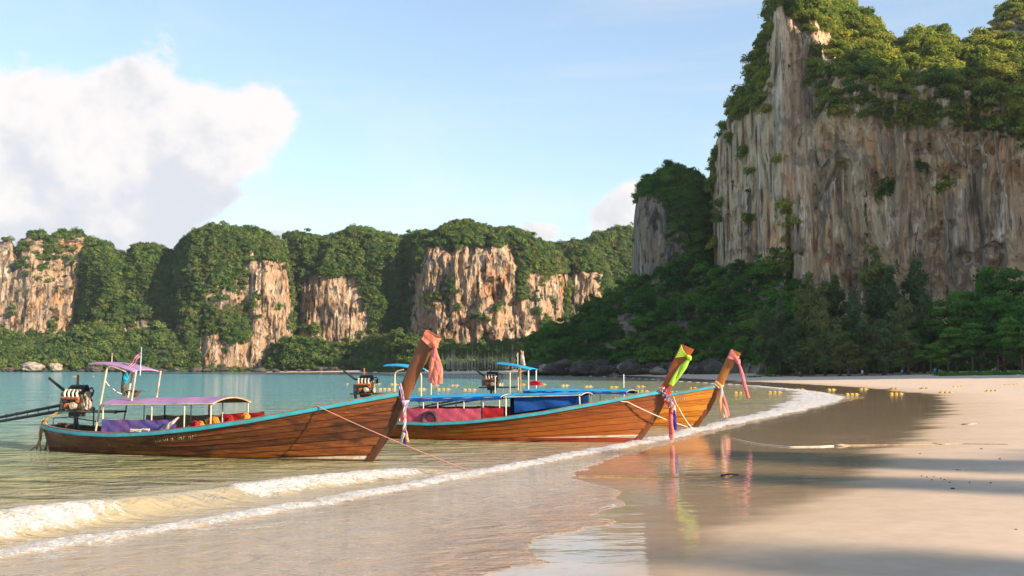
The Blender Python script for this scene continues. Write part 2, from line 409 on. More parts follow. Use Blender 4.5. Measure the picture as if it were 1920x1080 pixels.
# ------------------------------------------------------------------ shore line, sand and sea
SHORE = np.array([(-150, -260), (-60, -110), (-30, -40), (-18, -9.5), (-12, 1.8), (-6.1, 11.9), (-2.6, 17.9), (-0.9, 20.9), (1.2, 24.8), (3.8, 29.6), (6.8, 35.8), (10.1, 42.9), (15.9, 55), (21.5, 67),
                  (25.6, 78), (28.2, 90), (30.2, 105), (31.0, 122), (31.0, 138), (29.6, 160), (28.2, 182), (28, 215), (27, 245), (22, 285), (8, 322), (-6, 350), (-20, 378), (-55, 398), (-78, 430), (-92, 480), (-112, 560), (-150, 592),
                  (-220, 604), (-300, 612), (-370, 622), (-480, 640), (-700, 640), (-1100, 560), (-2500, 400)], dtype=float)
def smooth_poly(P, n=2):
    for _ in range(n):
        Q = [P[0]]
        for a, b in zip(P[:-1], P[1:]): Q += [a * 0.75 + b * 0.25, a * 0.25 + b * 0.75]
        Q.append(P[-1]); P = np.array(Q)
    return P
SH = smooth_poly(SHORE, 2)
SH_S = np.concatenate([[0], np.cumsum(np.linalg.norm(np.diff(SH, axis=0), axis=1))])
SEAPOLY = np.vstack([SH, [(-2600, -2500), (-150, -2500)]])
def shore_dist(X, Y):
    """signed distance to the waterline (land positive) and the arc length along it"""
    X = np.asarray(X, float).ravel(); Y = np.asarray(Y, float).ravel()
    best = np.full(X.shape, 1e18); arc = np.zeros(X.shape)
    for i in range(len(SH) - 1):
        a = SH[i]; d = SH[i + 1] - a; L2 = d @ d
        tt = np.clip(((X - a[0]) * d[0] + (Y - a[1]) * d[1]) / L2, 0, 1)
        q = (X - a[0] - tt * d[0]) ** 2 + (Y - a[1] - tt * d[1]) ** 2
        m = q < best; best[m] = q[m]; arc[m] = SH_S[i] + tt[m] * math.sqrt(L2)
    inside = np.zeros(X.shape, bool); n = len(SEAPOLY)
    for i in range(n):
        x1, y1 = SEAPOLY[i]; x2, y2 = SEAPOLY[(i + 1) % n]
        if y1 == y2: continue
        c = ((y1 > Y) != (y2 > Y)) & (X < (x2 - x1) * (Y - y1) / (y2 - y1) + x1)
        inside ^= c
    return np.where(inside, -1, 1) * np.sqrt(best), arc
def sand_z(d, X, Y):
    z = np.interp(d, [-400, -60, -12, 0, 10, 22, 45, 75, 200, 600], [-14, -4, -0.55, 0.0, 0.28, 0.62, 1.15, 1.75, 3.2, 6])
    k = sstep(d, 6, 22)
    return z + k * (fbm(np.stack([X * 0.16, Y * 0.16, X * 0], -1), 3, 5) * 0.10 + fbm(np.stack([X * 1.1, Y * 1.1, X * 0], -1), 3, 9) * 0.028 + fbm(np.stack([X * 3.6, Y * 3.6, X * 0], -1), 2, 13) * 0.012)
def ground_z(x, y):
    d, _ = shore_dist([x], [y]); return float(sand_z(d, np.array([float(x)]), np.array([float(y)]))[0])

def polar_grid(step_px, rows):
    cols = np.arange(-260, 2180.1, step_px); az = np.arctan((cols - 960) / F)
    lo = np.linspace(-math.pi, az[0], 40, endpoint=False); hi = np.linspace(az[-1], math.pi, 40)[1:]
    az = np.concatenate([lo, az, hi])
    A, D = np.meshgrid(az, rows); k = np.where(np.abs(A) < 1.2, 1 / np.cos(np.clip(A, -0.65, 0.65)), 1 / math.cos(0.65))
    X = np.sin(A) * D * k; Y = np.cos(A) * D * k
    m, n = A.shape; I = np.arange(m * n).reshape(m, n)
    Q = np.stack([I[:-1, :-1], I[:-1, 1:], I[1:, 1:], I[1:, :-1]], -1).reshape(-1, 4)
    return X.ravel(), Y.ravel(), Q
def used(V, Q, attrs):
    keep = np.zeros(len(V), bool); keep[Q.ravel()] = True; idx = np.cumsum(keep) - 1
    return V[keep], idx[Q], {k: a[keep] for k, a in attrs.items()}

def build_ground():
    ys = np.concatenate([np.arange(1110, 760, -3.0), np.arange(760, 697, -1.5)])
    rows = np.concatenate([[0.3, 1.5, 3, 5, 7, 8.5], CH * F / (ys - HY), np.geomspace(650, 1500, 8)])
    X, Y, Q = polar_grid(6.0, rows)
    d, arc = shore_dist(X, Y); Z = sand_z(d, X, Y)
    me = np_mesh('beach_sand', np.stack([X, Y, Z], -1), Q, M['sand'], attrs={'shore': d})
    tag(link('beach_sand', me), kind='structure')
build_ground()

S_CAM = None
def build_sea():
    ys = np.concatenate([np.arange(1115, 745, -1.3), np.arange(745, 696, -0.9)])
    rows = np.concatenate([[4, 6, 8, 9.4], CH * F / (ys - HY), np.geomspace(720, 1500, 8)])
    X, Y, Q = polar_grid(2.6, rows)
    d, arc = shore_dist(X, Y)
    P2 = np.stack([X, Y, X * 0], -1)
    # run-up: how far the last thin sheet of water reaches up the sand, along the shore
    s0 = float(shore_dist([-6.1], [11.9])[1][0])
    s = arc - s0
    reach = np.interp(s, [-60, -12, -4, 1, 4, 8, 11, 16, 22, 60, 75, 90, 400], [3.5, 5.5, 6.6, 6.6, 5.9, 4.9, 2.0, 0.9, 0.5, 0.5, 2.2, 0.6, 0.4])
    reach = reach * (1 + 0.22 * fbm(P2 * 0.5, 3, 3)) + 0.25 * fbm(P2 * 1.7, 3, 8)
    # the swash: a low foaming bore along the waterline
    wig = 0.32 * fbm(P2 * 0.33, 3, 21) + 0.10 * fbm(P2 * 1.6, 3, 23)
    sw = d + wig
    wide = np.interp(s, [-40, 0, 20, 45, 62, 75, 95, 130, 500], [0.55, 0.55, 0.75, 1.5, 3.8, 4.2, 2.2, 1.0, 0.7])
    wide = wide * (1.15 + 0.5 * fbm(P2 * 0.7, 3, 27))
    u = sw / wide
    bore = np.exp(-((u + 0.35) / 0.42) ** 2)
    h = 0.07 * bore
    lump = fbm(P2 * 3.2, 4, 31) * 0.5 + 0.5; lump2 = fbm(P2 * 9.0, 3, 35) * 0.5 + 0.5
    foam = np.clip(1.25 * np.exp(-((u + 0.30) / 0.40) ** 4) , 0, 1) * np.interp(s, [-30, -3, 3, 9, 400], [0.75, 0.75, 0.85, 1, 1])
    foam = foam * (0.62 + 0.65 * lump) * (0.98 + .35 * fbm(P2 * 0.9, 3, 29))
    trail = np.exp(-np.clip(-(u + 0.5), 0, 9) / 1.6) * (u < -0.3) * 0.36
    foam = np.maximum(foam, trail)
    # the breaker behind it, tapering out towards the first boat's bow
    c1 = -1.75 + 0.5 * fbm(P2 * 0.22, 2, 41)
    amp = np.interp(s, [-40, -12, -3, 1.5, 4.2, 7.2, 10.5, 12.5, 500], [0.30, 0.34, 0.36, 0.32, 0.25, 0.20, 0.12, 0.0, 0])
    v = d - c1
    prof = np.where(v < 0, np.exp(-(v / 1.15) ** 2), np.exp(-(v / 0.36) ** 2))
    h = h + amp * prof
    brk = np.interp(s, [-40, -4, 2.6, 3.3, 5.4, 5.9, 10.2, 11.6, 500], [1, 1, 1, 0.12, 0.10, 1.0, 0.95, 0.0, 0.0])
    fb = brk * np.where(v < -0.12, np.exp(-((v + 0.12) / 0.14) ** 2), np.exp(-((v + 0.12) / 0.62) ** 4))
    foam = np.maximum(foam, np.clip(fb * (0.6 + 0.75 * lump), 0, 1))
    foam = np.maximum(foam, np.interp(s, [-40, -5, 2, 6, 10, 500], [.45, .42, .32, .22, .1, 0]) * ((d > -1.2) & (d < 0.4)))
    # old foam lace on the thin sheet and its lip
    lip = np.exp(-((d - reach + 0.10) / 0.10) ** 2) * 0.52 * (reach > 0.8)
    lace = np.clip(fbm(P2 * 1.3, 4, 51) + 0.05, 0, 1) * 0.55 * ((d > 0) & (d < reach))
    foam = np.maximum(foam, np.maximum(lip * lump * 1.3, lace))
    swell = 0.03 * fbm(np.stack([X * 0.12, Y * 0.4, X * 0], -1), 3, 61) * sstep(-d, 0.5, 6)
    froth = np.clip(foam - 0.3, 0, 1) * ((d < 0.5)) * (0.06 * lump + 0.06 * (lump2 - 0.4)) * np.interp(s, [-10, 20, 60], [1.0, 1.0, 1.4])
    base = np.where(d > -0.2, np.maximum(sand_z(d, X, Y) + 0.010, 0.0), 0.0)
    Z = base + h * (d < 0.9) + froth + swell
    edge = sstep(d, reach - 0.06, reach + 0.05); Z = Z - edge * 0.05
    hf = (d < reach + 0.3)
    Q = Q[hf[Q].all(1)]
    V, Q, at_ = used(np.stack([X, Y, Z], -1), Q, {'shore': d, 'foam': foam})
    me = np_mesh('sea', V, Q, M['sea'], attrs=at_)
    tag(link('sea', me), kind='structure')
build_sea()
# ------------------------------------------------------------------ foliage meshes
def leaf_cloud(name, lobes, n_per, leaf, mat_, seed, droop=0.0, aspect=1.6, shell=0.55, zsquash=1.0):
    """leaf-sized bent quads spread through the volume of many lobes; lobes = (x, y, z, r)"""
    rng = np.random.default_rng(seed); Vs = []; sh = []
    for (x, y, z, r) in lobes:
        n = int(n_per * max(0.4, r * r)) if n_per > 0 else -n_per
        d = rng.normal(size=(n, 3)); d /= np.linalg.norm(d, axis=1)[:, None]
        d[:, 2] = np.where(d[:, 2] < -0.35, -d[:, 2] * rng.random(n), d[:, 2])
        rad = r * (shell + (1 - shell) * rng.random(n) ** 0.5) * (1 + 0.12 * rng.normal(size=n))
        c = d * rad[:, None] * np.array([1, 1, zsquash]) + np.array([x, y, z])
        nrm = d * 0.7 + rng.normal(size=(n, 3)) * 0.45 + np.array([0, 0, 0.55]); nrm /= np.linalg.norm(nrm, axis=1)[:, None]
        ref = rng.normal(size=(n, 3)); a = np.cross(nrm, ref); a /= np.linalg.norm(a, axis=1)[:, None]; b = np.cross(nrm, a)
        if droop: a = a * (1 - droop) + np.array([0, 0, -1]) * droop; a /= np.linalg.norm(a, axis=1)[:, None]
        L = leaf * (0.6 + 0.8 * rng.random(n)); Wd = L / aspect
        q = np.stack([c - a * L[:, None] * .5, c + b * Wd[:, None] * .5 - nrm * (0.12 * L)[:, None], c + a * L[:, None] * .5 - nrm * (0.1 * L)[:, None], c - b * Wd[:, None] * .5], 1)
        Vs.append(q.reshape(-1, 3)); sh.append(np.repeat(np.clip(rng.uniform(.15, .95) + 0.22 * rng.normal(size=n), 0, 1), 4))
    V = np.concatenate(Vs); Q = np.arange(len(V)).reshape(-1, 4)
    return np_mesh(name, V, Q, mat_, smooth=False, attrs={'shade': np.concatenate(sh)})

def clump_lobes(seed, n=6, spread=0.55, rmin=0.3, rmax=0.55):
    rng = random.Random(seed); out = []
    for _ in range(n):
        a = rng.uniform(0, 6.283); rr = spread * math.sqrt(rng.random())
        out.append((rr * math.cos(a), rr * math.sin(a), rng.uniform(-0.1, 0.5) * (1 - rr * 0.5), rng.uniform(rmin, rmax)))
    return out
# unit-size crowns (radius about 1) that are scattered over the hills
hid = bpy.data.collections.new('crown_sources')          # not linked to the scene: sources of the scattered crowns
def source(name, me):
    o = bpy.data.objects.new(name, me); hid.objects.link(o); return o
def crown_set(cname, mat_, leaf, n, k, seed):
    c = bpy.data.collections.new(cname)
    for i in range(k):
        me = leaf_cloud(cname, clump_lobes(seed + i, 7), -n, leaf, mat_, seed + i, shell=0.6, zsquash=0.85)
        o = bpy.data.objects.new(cname, me); c.objects.link(o)
    return c
CR_FAR = crown_set('far_crown', M['leaf_far'], 0.21, 60, 5, 100)
CR_CLIFF = crown_set('cliff_crown', M['leaf_cliff'], 0.17, 95, 5, 200)
CR_JUNGLE = crown_set('jungle_crown', M['leaf_jungle'], 0.16, 95, 4, 300)

def scatter(name, P, S, coll, label, cat):
    """one 'stuff' object: crowns instanced on points"""
    n = len(P)
    if n == 0: return
    me = bpy.data.meshes.new(name); me.vertices.add(n); me.vertices.foreach_set('co', np.ascontiguousarray(P, dtype=np.float32).ravel())
    a = me.attributes.new('scl', 'FLOAT', 'POINT'); a.data.foreach_set('value', np.ascontiguousarray(S, dtype=np.float32))
    a = me.attributes.new('rot', 'FLOAT_VECTOR', 'POINT'); rr = np.stack([RNG.normal(size=n) * .25, RNG.normal(size=n) * .25, RNG.random(n) * 6.283], -1)
    a.data.foreach_set('vector', np.ascontiguousarray(rr, dtype=np.float32).ravel())
    o = link(name, me); tag(o, label, cat, kind='stuff')
    ng = bpy.data.node_groups.new(name, 'GeometryNodeTree')
    ng.interface.new_socket('Geometry', in_out='INPUT', socket_type='NodeSocketGeometry'); ng.interface.new_socket('Geometry', in_out='OUTPUT', socket_type='NodeSocketGeometry')
    N = ng.nodes; gi = N.new('NodeGroupInput'); go = N.new('NodeGroupOutput'); ip = N.new('GeometryNodeInstanceOnPoints'); ci = N.new('GeometryNodeCollectionInfo')
    m2p = N.new('GeometryNodeMeshToPoints')
    ci.inputs[0].default_value = coll; ci.inputs[1].default_value = True; ci.inputs[2].default_value = True
    A = N.new('GeometryNodeInputNamedAttribute'); A.data_type = 'FLOAT'; A.inputs[0].default_value = 'scl'
    B = N.new('GeometryNodeInputNamedAttribute'); B.data_type = 'FLOAT_VECTOR'; B.inputs[0].default_value = 'rot'
    lk = ng.links.new
    lk(gi.outputs[0], m2p.inputs[0]); lk(m2p.outputs[0], ip.inputs['Points']); lk(ci.outputs[0], ip.inputs['Instance']); ip.inputs['Pick Instance'].default_value = True
    lk(A.outputs[0], ip.inputs['Scale']); lk(B.outputs[0], ip.inputs['Rotation']); lk(ip.outputs[0], go.inputs[0])
    md = o.modifiers.new('crowns', 'NODES'); md.node_group = ng
    return o

# ------------------------------------------------------------------ cliffs
def relief(name, px0, px1, step, top, depth, nrow, setback, disp, mat_, zb=-3.0, back=40.0):
    """a rock face with real depth: columns along the face, rows up it, pushed in and out by disp"""
    px = np.arange(px0, px1 + .1, step); n = len(px)
    D = depth(px); ty = np.interp(px, [p[0] for p in top], [p[1] for p in top])
    t = np.concatenate([np.linspace(0, 1, nrow)]); T, PX = np.meshgrid(t, px, indexing='ij')
    DD = np.broadcast_to(D, T.shape)
    ztop = CH + (HY - ty) / F * (D + setback(px, np.ones(n), None))
    Z = zb + (ztop - zb) * T
    SB = setback(PX, T, Z); De = DD + SB
    X = (PX - 960) / F * De
    P = np.stack([X, De, Z], -1)
    dd = disp(P, PX, T)
    k = (De - dd) / De
    X = X * k; Y = De - dd
    yp = HY - (Z - CH) / De * F          # image row of each point, used to lay out what grows where
    XB = [X]; YB = [Y]; ZB = [Z]
    for q, (db, dz) in enumerate([(0.18, 0.05), (0.5, 0.28), (1.0, 0.8)]):
        kk = (Y[-1] + back * db) / Y[-1]
        XB.append((X[-1] * (1 + (kk - 1) * 0.4))[None]); YB.append((Y[-1] + back * db)[None]); ZB.append((Z[-1] - (Z[-1] - zb) * dz * 0.6)[None])
    X2 = np.concatenate(XB); Y2 = np.concatenate(YB); Z2 = np.concatenate(ZB)
    m = X2.shape[0]; I = np.arange(m * n).reshape(m, n)
    Q = np.stack([I[:-1, :-1], I[:-1, 1:], I[1:, 1:], I[1:, :-1]], -1).reshape(-1, 4)
    me = np_mesh(name, np.stack([X2, Y2, Z2], -1).reshape(-1, 3), Q, mat_)
    tag(link(name, me), kind='structure')
    return dict(X=X, Y=Y, Z=Z, PX=PX, yp=yp, T=T)
def plant(res, n, rockmask, size, seed, push=0.2, tmin=0.0, topbias=0.0, dens=None):
    """points for crowns wherever the face is not bare rock"""
    rng = np.random.default_rng(seed); m, k = res['X'].shape
    tt = rng.random(n) ** (1 / (1 + topbias)); i = tmin * (m - 1) + tt * (m - 1.001) * (1 - tmin); j = rng.random(n) * (k - 1.001)
    i0 = i.astype(int); j0 = j.astype(int); i1 = np.minimum(i0 + 1, m - 1); j1 = np.minimum(j0 + 1, k - 1); fi = i - i0; fj = j - j0
    def s(A): return A[i0, j0] * (1 - fi) * (1 - fj) + A[i1, j0] * fi * (1 - fj) + A[i0, j1] * (1 - fi) * fj + A[i1, j1] * fi * fj
    X, Y, Z, px, yp = s(res['X']), s(res['Y']), s(res['Z']), s(res['PX']), s(res['yp'])
    keep = rng.random(n) < (1 - rockmask(px, yp))
    S = size[0] + (size[1] - size[0]) * rng.random(n) ** 1.6
    up = np.where(rng.random(n) < .07, S * rng.uniform(.4, .9, n), S * .1)
    P = np.stack([X, Y - S * push, Z + up], -1)
    return P[keep], S[keep]
def win(px, yp, x0, x1, y0, y1, soft=9, seed=0, amp=16.0, nz=0.028):
    """soft-edged rock window"""
    P = np.stack([px * nz, yp * nz, np.full_like(px, seed * 3.1)], -1)
    wx = fbm(P, 3, seed) * amp; wy = fbm(P + 9, 3, seed + 5) * amp
    a = np.minimum(np.minimum(px + wx - x0, x1 - px - wx), np.minimum(yp + wy - y0, y1 - yp - wy))
    return sstep(a, -soft * .5, soft * .5)

def rough_disp(a_big, a_mid, a_rib, rib_scale, cave=0.0, seed=0, sc_=1.0):
    def f(P, PX, T):
        b = fbm(P * np.array([1, 1, .45]) * 0.030 * sc_, 3, seed) * a_big
        mdd = fbm(P * np.array([1, 1, .5]) * 0.11 * sc_, 4, seed + 3) * a_mid
        r = fbm(P * np.array([1, 1, 0.11]) * rib_scale, 4, seed + 7)
        r = (1 - np.abs(r) * 2.2) * a_rib
        c = np.clip(fbm(P * np.array([1, 1, .8]) * 0.075 * sc_, 3, seed + 11) - 0.18, 0, 1) * cave
        return b + mdd + r - c
    return f

def dome(r, t0=0.7, base=0.0):
    def f(PX, T, Z):
        k = np.clip((T - t0) / (1 - t0), 0, 0.999)
        return r * (1 - np.sqrt(1 - k * k)) + base * T
    return f
def round_depth(px0, px1, D0, Rr):
    def f(px):
        u = np.clip((px - (px0 + px1) / 2) / ((px1 - px0) / 2), -0.995, 0.995)
        return D0 + Rr * (1 - np.sqrt(1 - np.abs(u) ** 3.2))
    return f

FARP = []; FARS = []
def far_massif(px0, px1, D0, Rr, top, rock, n, seed, size=(1.9, 4.3), a=(7, 5, 2.2), cave=9.0, domer=28, t0=.72, lean=6):
    res = relief('limestone_cliff', px0, px1, 1.1, top, round_depth(px0, px1, D0, Rr), 250, dome(domer, t0, lean), rough_disp(a[0], a[1], a[2], 0.16, cave, seed), M['rock_far'])
    def mask(px, yp):
        m = np.zeros_like(px)
        for (x0, x1, y0, y1, w) in rock: m = np.maximum(m, w * win(px, yp, x0, x1, y0, y1, seed=seed))
        P = np.stack([px * .05, yp * .05, px * 0 + seed], -1)
        return np.clip(m - 0.5 * np.clip(fbm(P, 3, seed + 77) - 0.36, 0, 1) * 4, 0, 1)
    P, S = plant(res, int(n * 1.5), mask, size, seed); FARP.append(P); FARS.append(S)
    return res
far_massif(-230, 190, 628, 50, [(-230, 470), (-60, 455), (-5, 452), (14, 449), (28, 470), (36, 448), (52, 436), (72, 436), (84, 447), (98, 437), (125, 432), (150, 438), (166, 446), (178, 466), (190, 500)],
           [(-60, 28, 452, 640, 1), (33, 80, 440, 560, .93), (92, 172, 446, 520, .9), (20, 165, 490, 628, .97), (-20, 130, 540, 632, 1)], 5200, 1)
far_massif(140, 360, 622, 40, [(140, 455), (172, 452), (200, 462), (215, 474), (232, 488), (244, 468), (262, 461), (290, 460), (308, 468), (330, 476), (360, 480)],
           [(168, 192, 592, 616, 1), (228, 296, 598, 640, .95), (318, 345, 596, 622, .9)], 3600, 2)
far_massif(312, 552, 598, 55, [(312, 505), (325, 478), (342, 452), (362, 437), (392, 427), (430, 433), (455, 432), (490, 436), (515, 448), (530, 466), (541, 500), (552, 540)],
           [(462, 546, 492, 660, 1), (345, 360, 478, 500, .9), (378, 404, 480, 512, .85), (440, 480, 470, 545, .85), (378, 470, 530, 588, .9), (322, 346, 590, 622, .9), (370, 420, 625, 700, 1), (420, 500, 645, 700, 1), (490, 530, 600, 660, 1)], 4600, 3)
far_massif(522, 800, 632, 55, [(522, 480), (530, 445), (545, 438), (575, 442), (600, 447), (628, 443), (645, 432), (665, 428), (690, 432), (715, 440), (742, 447), (756, 452), (775, 440), (800, 436)],
           [(557, 676, 518, 638, 1), (600, 700, 580, 672, .97), (686, 715, 500, 530, .8)], 4800, 4)
far_massif(752, 1066, 606, 50, [(752, 470), (762, 446), (785, 436), (815, 439), (832, 428), (850, 421), (875, 416), (896, 424), (915, 433), (950, 431), (975, 438), (1000, 450), (1025, 462), (1050, 476), (1066, 510)],
           [(768, 800, 508, 640, 1), (790, 975, 462, 668, 1), (960, 1000, 560, 690, 1), (985, 1058, 518, 640, .97), (975, 1010, 620, 660, 1)], 5200, 5, a=(8, 7, 3), cave=16)
far_massif(1052, 1150, 655, 30, [(1052, 500), (1062, 482), (1076, 470), (1095, 462), (1112, 467), (1126, 480), (1138, 505), (1150, 540)],
           [(1068, 1128, 512, 600, 1)], 1700, 6)
far_massif(990, 1300, 760, 60, [(990, 460), (1045, 462), (1075, 457), (1100, 456), (1120, 446), (1140, 434), (1165, 431), (1190, 436), (1215, 446), (1250, 470), (1300, 480)], [], 4200, 7, size=(3.2, 6.2))
# wooded foot of the cliffs along the water
def foot():
    px = np.arange(-300, 1061, 2.0)
    top = [(-300, 628), (-100, 622), (0, 618), (60, 640), (130, 634), (170, 610), (230, 628), (300, 618), (330, 628), (372, 655), (500, 668), (520, 648), (560, 636), (610, 645), (650, 655), (700, 640), (745, 628), (800, 640), (850, 655), (900, 650), (1000, 640), (1060, 630)]
    dep = lambda q: np.interp(q, [-300, 0, 330, 372, 495, 540, 650, 700, 760, 830, 1060], [600, 596, 588, 594, 594, 578, 560, 545, 515, 500, 490])
    res = relief('wooded_slope', -300, 1060, 2.0, top, dep, 60, lambda PX, T, Z: 26 * T, rough_disp(6, 3, 1, .2, 0, 17), M['forest_floor'], zb=-2, back=30)
    m = lambda q, y: np.maximum(np.maximum(win(q, y, 372, 500, 630, 700, seed=31), (y > 692) * 1.0), win(q, y, 296, 332, 655, 692, seed=33) * .9)
    P, S = plant(res, 4200, m, (2.6, 5.4), 18); FARP.append(P); FARS.append(S)
foot()
scatter('cliff_woodland', np.concatenate(FARP), np.concatenate(FARS), CR_FAR, 'dense green woodland covering the far limestone cliffs across the bay', 'woodland')

# ---- the big cliff on the right
MAINTOP = [(1335, 500), (1340, 330), (1348, 262), (1356, 236), (1376, 205), (1392, 182), (1408, 150), (1420, 120), (1426, 98), (1440, 62), (1456, 20), (1470, -22), (1500, -30), (1540, -24), (1580, -4), (1615, 10), (1648, 25), (1662, 52), (1676, 72), (1690, 96),
           (1715, 82), (1745, 66), (1765, 52), (1790, 60), (1810, 74), (1840, 78), (1870, 68), (1900, 76), (1940, 74), (2100, 70), (2300, 90)]
def main_cliff():
    dep = lambda q: np.interp(q, [1335, 1345, 1360, 1400, 1450, 1475, 1500, 1560, 1700, 1900, 2300], [345, 322, 306, 290, 277, 273, 277, 272, 263, 250, 232])
    ledge = lambda q: np.interp(q, [1335, 1460, 1490, 1540, 1600, 1700, 1800, 1920, 2300], [240, 200, 160, 200, 238, 246, 242, 262, 262])
    topy = lambda q: np.interp(q, [p[0] for p in MAINTOP], [p[1] for p in MAINTOP])
    def sb(PX, T, Z):
        yp = HY - T * (HY - topy(PX))
        k = np.interp(PX, [1335, 1450, 1470, 1545, 1580, 2300], [.10, .10, .02, .06, .26, .30])
        up = np.clip(ledge(PX) - yp, 0, None)
        low = np.clip(yp - 470, 0, None)          # undercut foot
        return up * k + 3.0 * np.exp(-((yp - 260) / 60.) ** 2) * 0 + low * 0.012
    rd = rough_disp(8, 4.2, 2.6, 0.20, 9.0, 50)
    def disp(P, PX, T):
        yp = HY - T * (HY - topy(PX))
        fine = (1 - 2.2 * np.abs(fbm(P * np.array([1, 1, .07]) * 0.50, 3, 63))) * 1.3
        crack = -5.0 * np.exp(-((PX - 1481) / 7.0) ** 2) * sstep(yp, 380, 440) - 3.0 * np.exp(-((PX - 1345) / 8.) ** 2)
        butt = 3.5 * np.exp(-((PX - 1505) / 20.) ** 2) * sstep(yp, 250, 330) + 5.0 * np.exp(-((PX - 1466) / 16.) ** 2) * sstep(yp, 300, 60)
        lip = 5.0 * sstep(yp, 420, 262) * sstep(yp, 225, 255) * sstep(PX, 1500, 1600) - 4.0 * sstep(yp, 470, 600)
        hollow = -9.0 * np.clip(fbm(np.stack([PX * .022, yp * .03, PX * 0 + 3], -1), 3, 67) - .22, 0, 1) * sstep(yp, 250, 300)
        return rd(P, PX, T) + fine + crack + butt + lip + hollow
    res = relief('limestone_cliff', 1335, 2300, 1.35, MAINTOP, dep, 430, sb, disp, M['rock_main'], zb=-2, back=60)
    def mask(q, y):
        tower = win(q, y, 1455, 1530, 30, 260, seed=71, amp=20) + .6 * win(q, y, 1460, 1500, -60, 40, seed=70)
        tower2 = win(q, y, 1500, 1560, 60, 235, seed=72, amp=26) * .8
        face = sstep(y + 16 * fbm(np.stack([q * .03, y * 0, q * 0], -1), 3, 73) - ledge(q), -6, 8)
        leftwall = win(q, y, 1352, 1452, 235, 520, seed=74) 
        m = np.maximum(np.maximum(tower, tower2), np.maximum(face * sstep(q, 1352, 1364), leftwall))
        gap = np.clip(fbm(np.stack([q * .035, y * .035, q * 0 + 4], -1), 3, 177) - .12, 0, 1) * 3.2 * sstep(y, 60, 120)
        m = np.maximum(m, np.clip(gap, 0, .93))
        spots = win(q, y, 1590, 1640, 180, 232, seed=75) * .7 + win(q, y, 1790, 1850, 150, 240, seed=76) * .6 + win(q, y, 1700, 1760, 150, 225, seed=79) * .5
        vine = win(q, y, 1468, 1486, 390, 560, seed=77, amp=6, soft=5) + win(q, y, 1440, 1485, 470, 600, seed=78, amp=12)
        tuft = 0.012
        return np.clip(np.maximum(m, spots) - vine - tuft * (y < 420), 0, 1)
    P, S = plant(res, 8000, mask, (1.1, 4.6), 80, push=.15)
    P2, S2 = plant(res, 2600, lambda q, y: 1 - (1 - mask(q, y)) * (y < topy(q) + 60), (2.0, 4.4), 81, push=.1, tmin=.8)
    scatter('cliff_top_scrub', np.concatenate([P, P2]), np.concatenate([S, S2]), CR_CLIFF, 'sunlit scrub and bushes growing over the top of the big right-hand cliff', 'scrub')
main_cliff()
def tower():
    top = [(1188, 560), (1192, 400), (1196, 372), (1204, 352), (1216, 336), (1235, 326), (1262, 320), (1285, 322), (1305, 327), (1322, 340), (1340, 362), (1365, 372)]
    def dep(q): return np.interp(q, [1188, 1194, 1205, 1225, 1260, 1310, 1345, 1365], [368, 352, 341, 335, 333, 334, 340, 350])
    def sb(PX, T, Z):
        k = np.clip((T - .72) / .28, 0, .999); return 16 * (1 - np.sqrt(1 - k * k)) - 3 * T
    rd = rough_disp(4, 2.6, 1.6, .2, 4.0, 90)
    res = relief('limestone_cliff', 1188, 1365, 1.0, top, dep, 230, sb, rd, M['rock_tower'], zb=-2, back=25)
    def mask(q, y):
        m = np.maximum(win(q, y, 1186, 1262, 392, 560, seed=91), win(q, y, 1196, 1250, 372, 420, seed=92))
        m = np.maximum(m, win(q, y, 1258, 1300, 425, 540, seed=93) * .9)
        return m
    P, S = plant(res, 2600, mask, (1.6, 3.6), 94)
    scatter('tower_scrub', P, S, CR_JUNGLE, 'dark green scrub capping the narrow rock tower left of the big cliff', 'scrub')
tower()
def far_peak():
    top = [(1872, 70), (1882, 40), (1895, 12), (1915, -6), (1960, -30), (2060, -20), (2200, 20)]
    res = relief('limestone_cliff', 1872, 2200, 2.0, top, lambda q: np.interp(q, [1872, 1900, 2200], [395, 372, 360]), 150, dome(25, .75, 8), rough_disp(5, 3, 1.5, .2, 4, 96), M['rock_tower'], zb=-2)
    P, S = plant(res, 900, lambda q, y: win(q, y, 1895, 1960, 20, 60, seed=97) * .8, (2, 4), 98, tmin=.7)
    scatter('peak_scrub', P, S, CR_CLIFF, 'scrub on the second peak at the top right corner', 'scrub')
far_peak()
# the headland out of view to the right, shaped to shade the trees and the cliff
def shading_ridge():
    ys = np.linspace(-75, 270, 110); xs = np.linspace(-75, 85, 60); Yg, Xg = np.meshgrid(ys, xs, indexing='ij')
    hy = np.interp(Yg, [-75, -45, -15, 55, 82, 100, 112, 130, 160, 220, 270], [0, 120, 168, 172, 226, 232, 186, 150, 140, 110, 0])
    P = np.stack([Xg + 345, Yg, Xg * 0], -1); px_ = np.clip(1 - np.abs(Xg + fbm(P * .03, 3, 8) * 18) / 75, 0, 1)
    Z = -3 + hy * px_ ** .55 + fbm(P * .045, 4, 3) * 9 * px_
    m, n = Z.shape; I = np.arange(m * n).reshape(m, n); Q = np.stack([I[:-1, :-1], I[1:, :-1], I[1:, 1:], I[:-1, 1:]], -1).reshape(-1, 4)
    tag(link('shading_ridge', np_mesh('shading_ridge', np.stack([Xg + 345, Yg, Z], -1).reshape(-1, 3), Q, M['forest_floor'])), kind='structure')
shading_ridge()
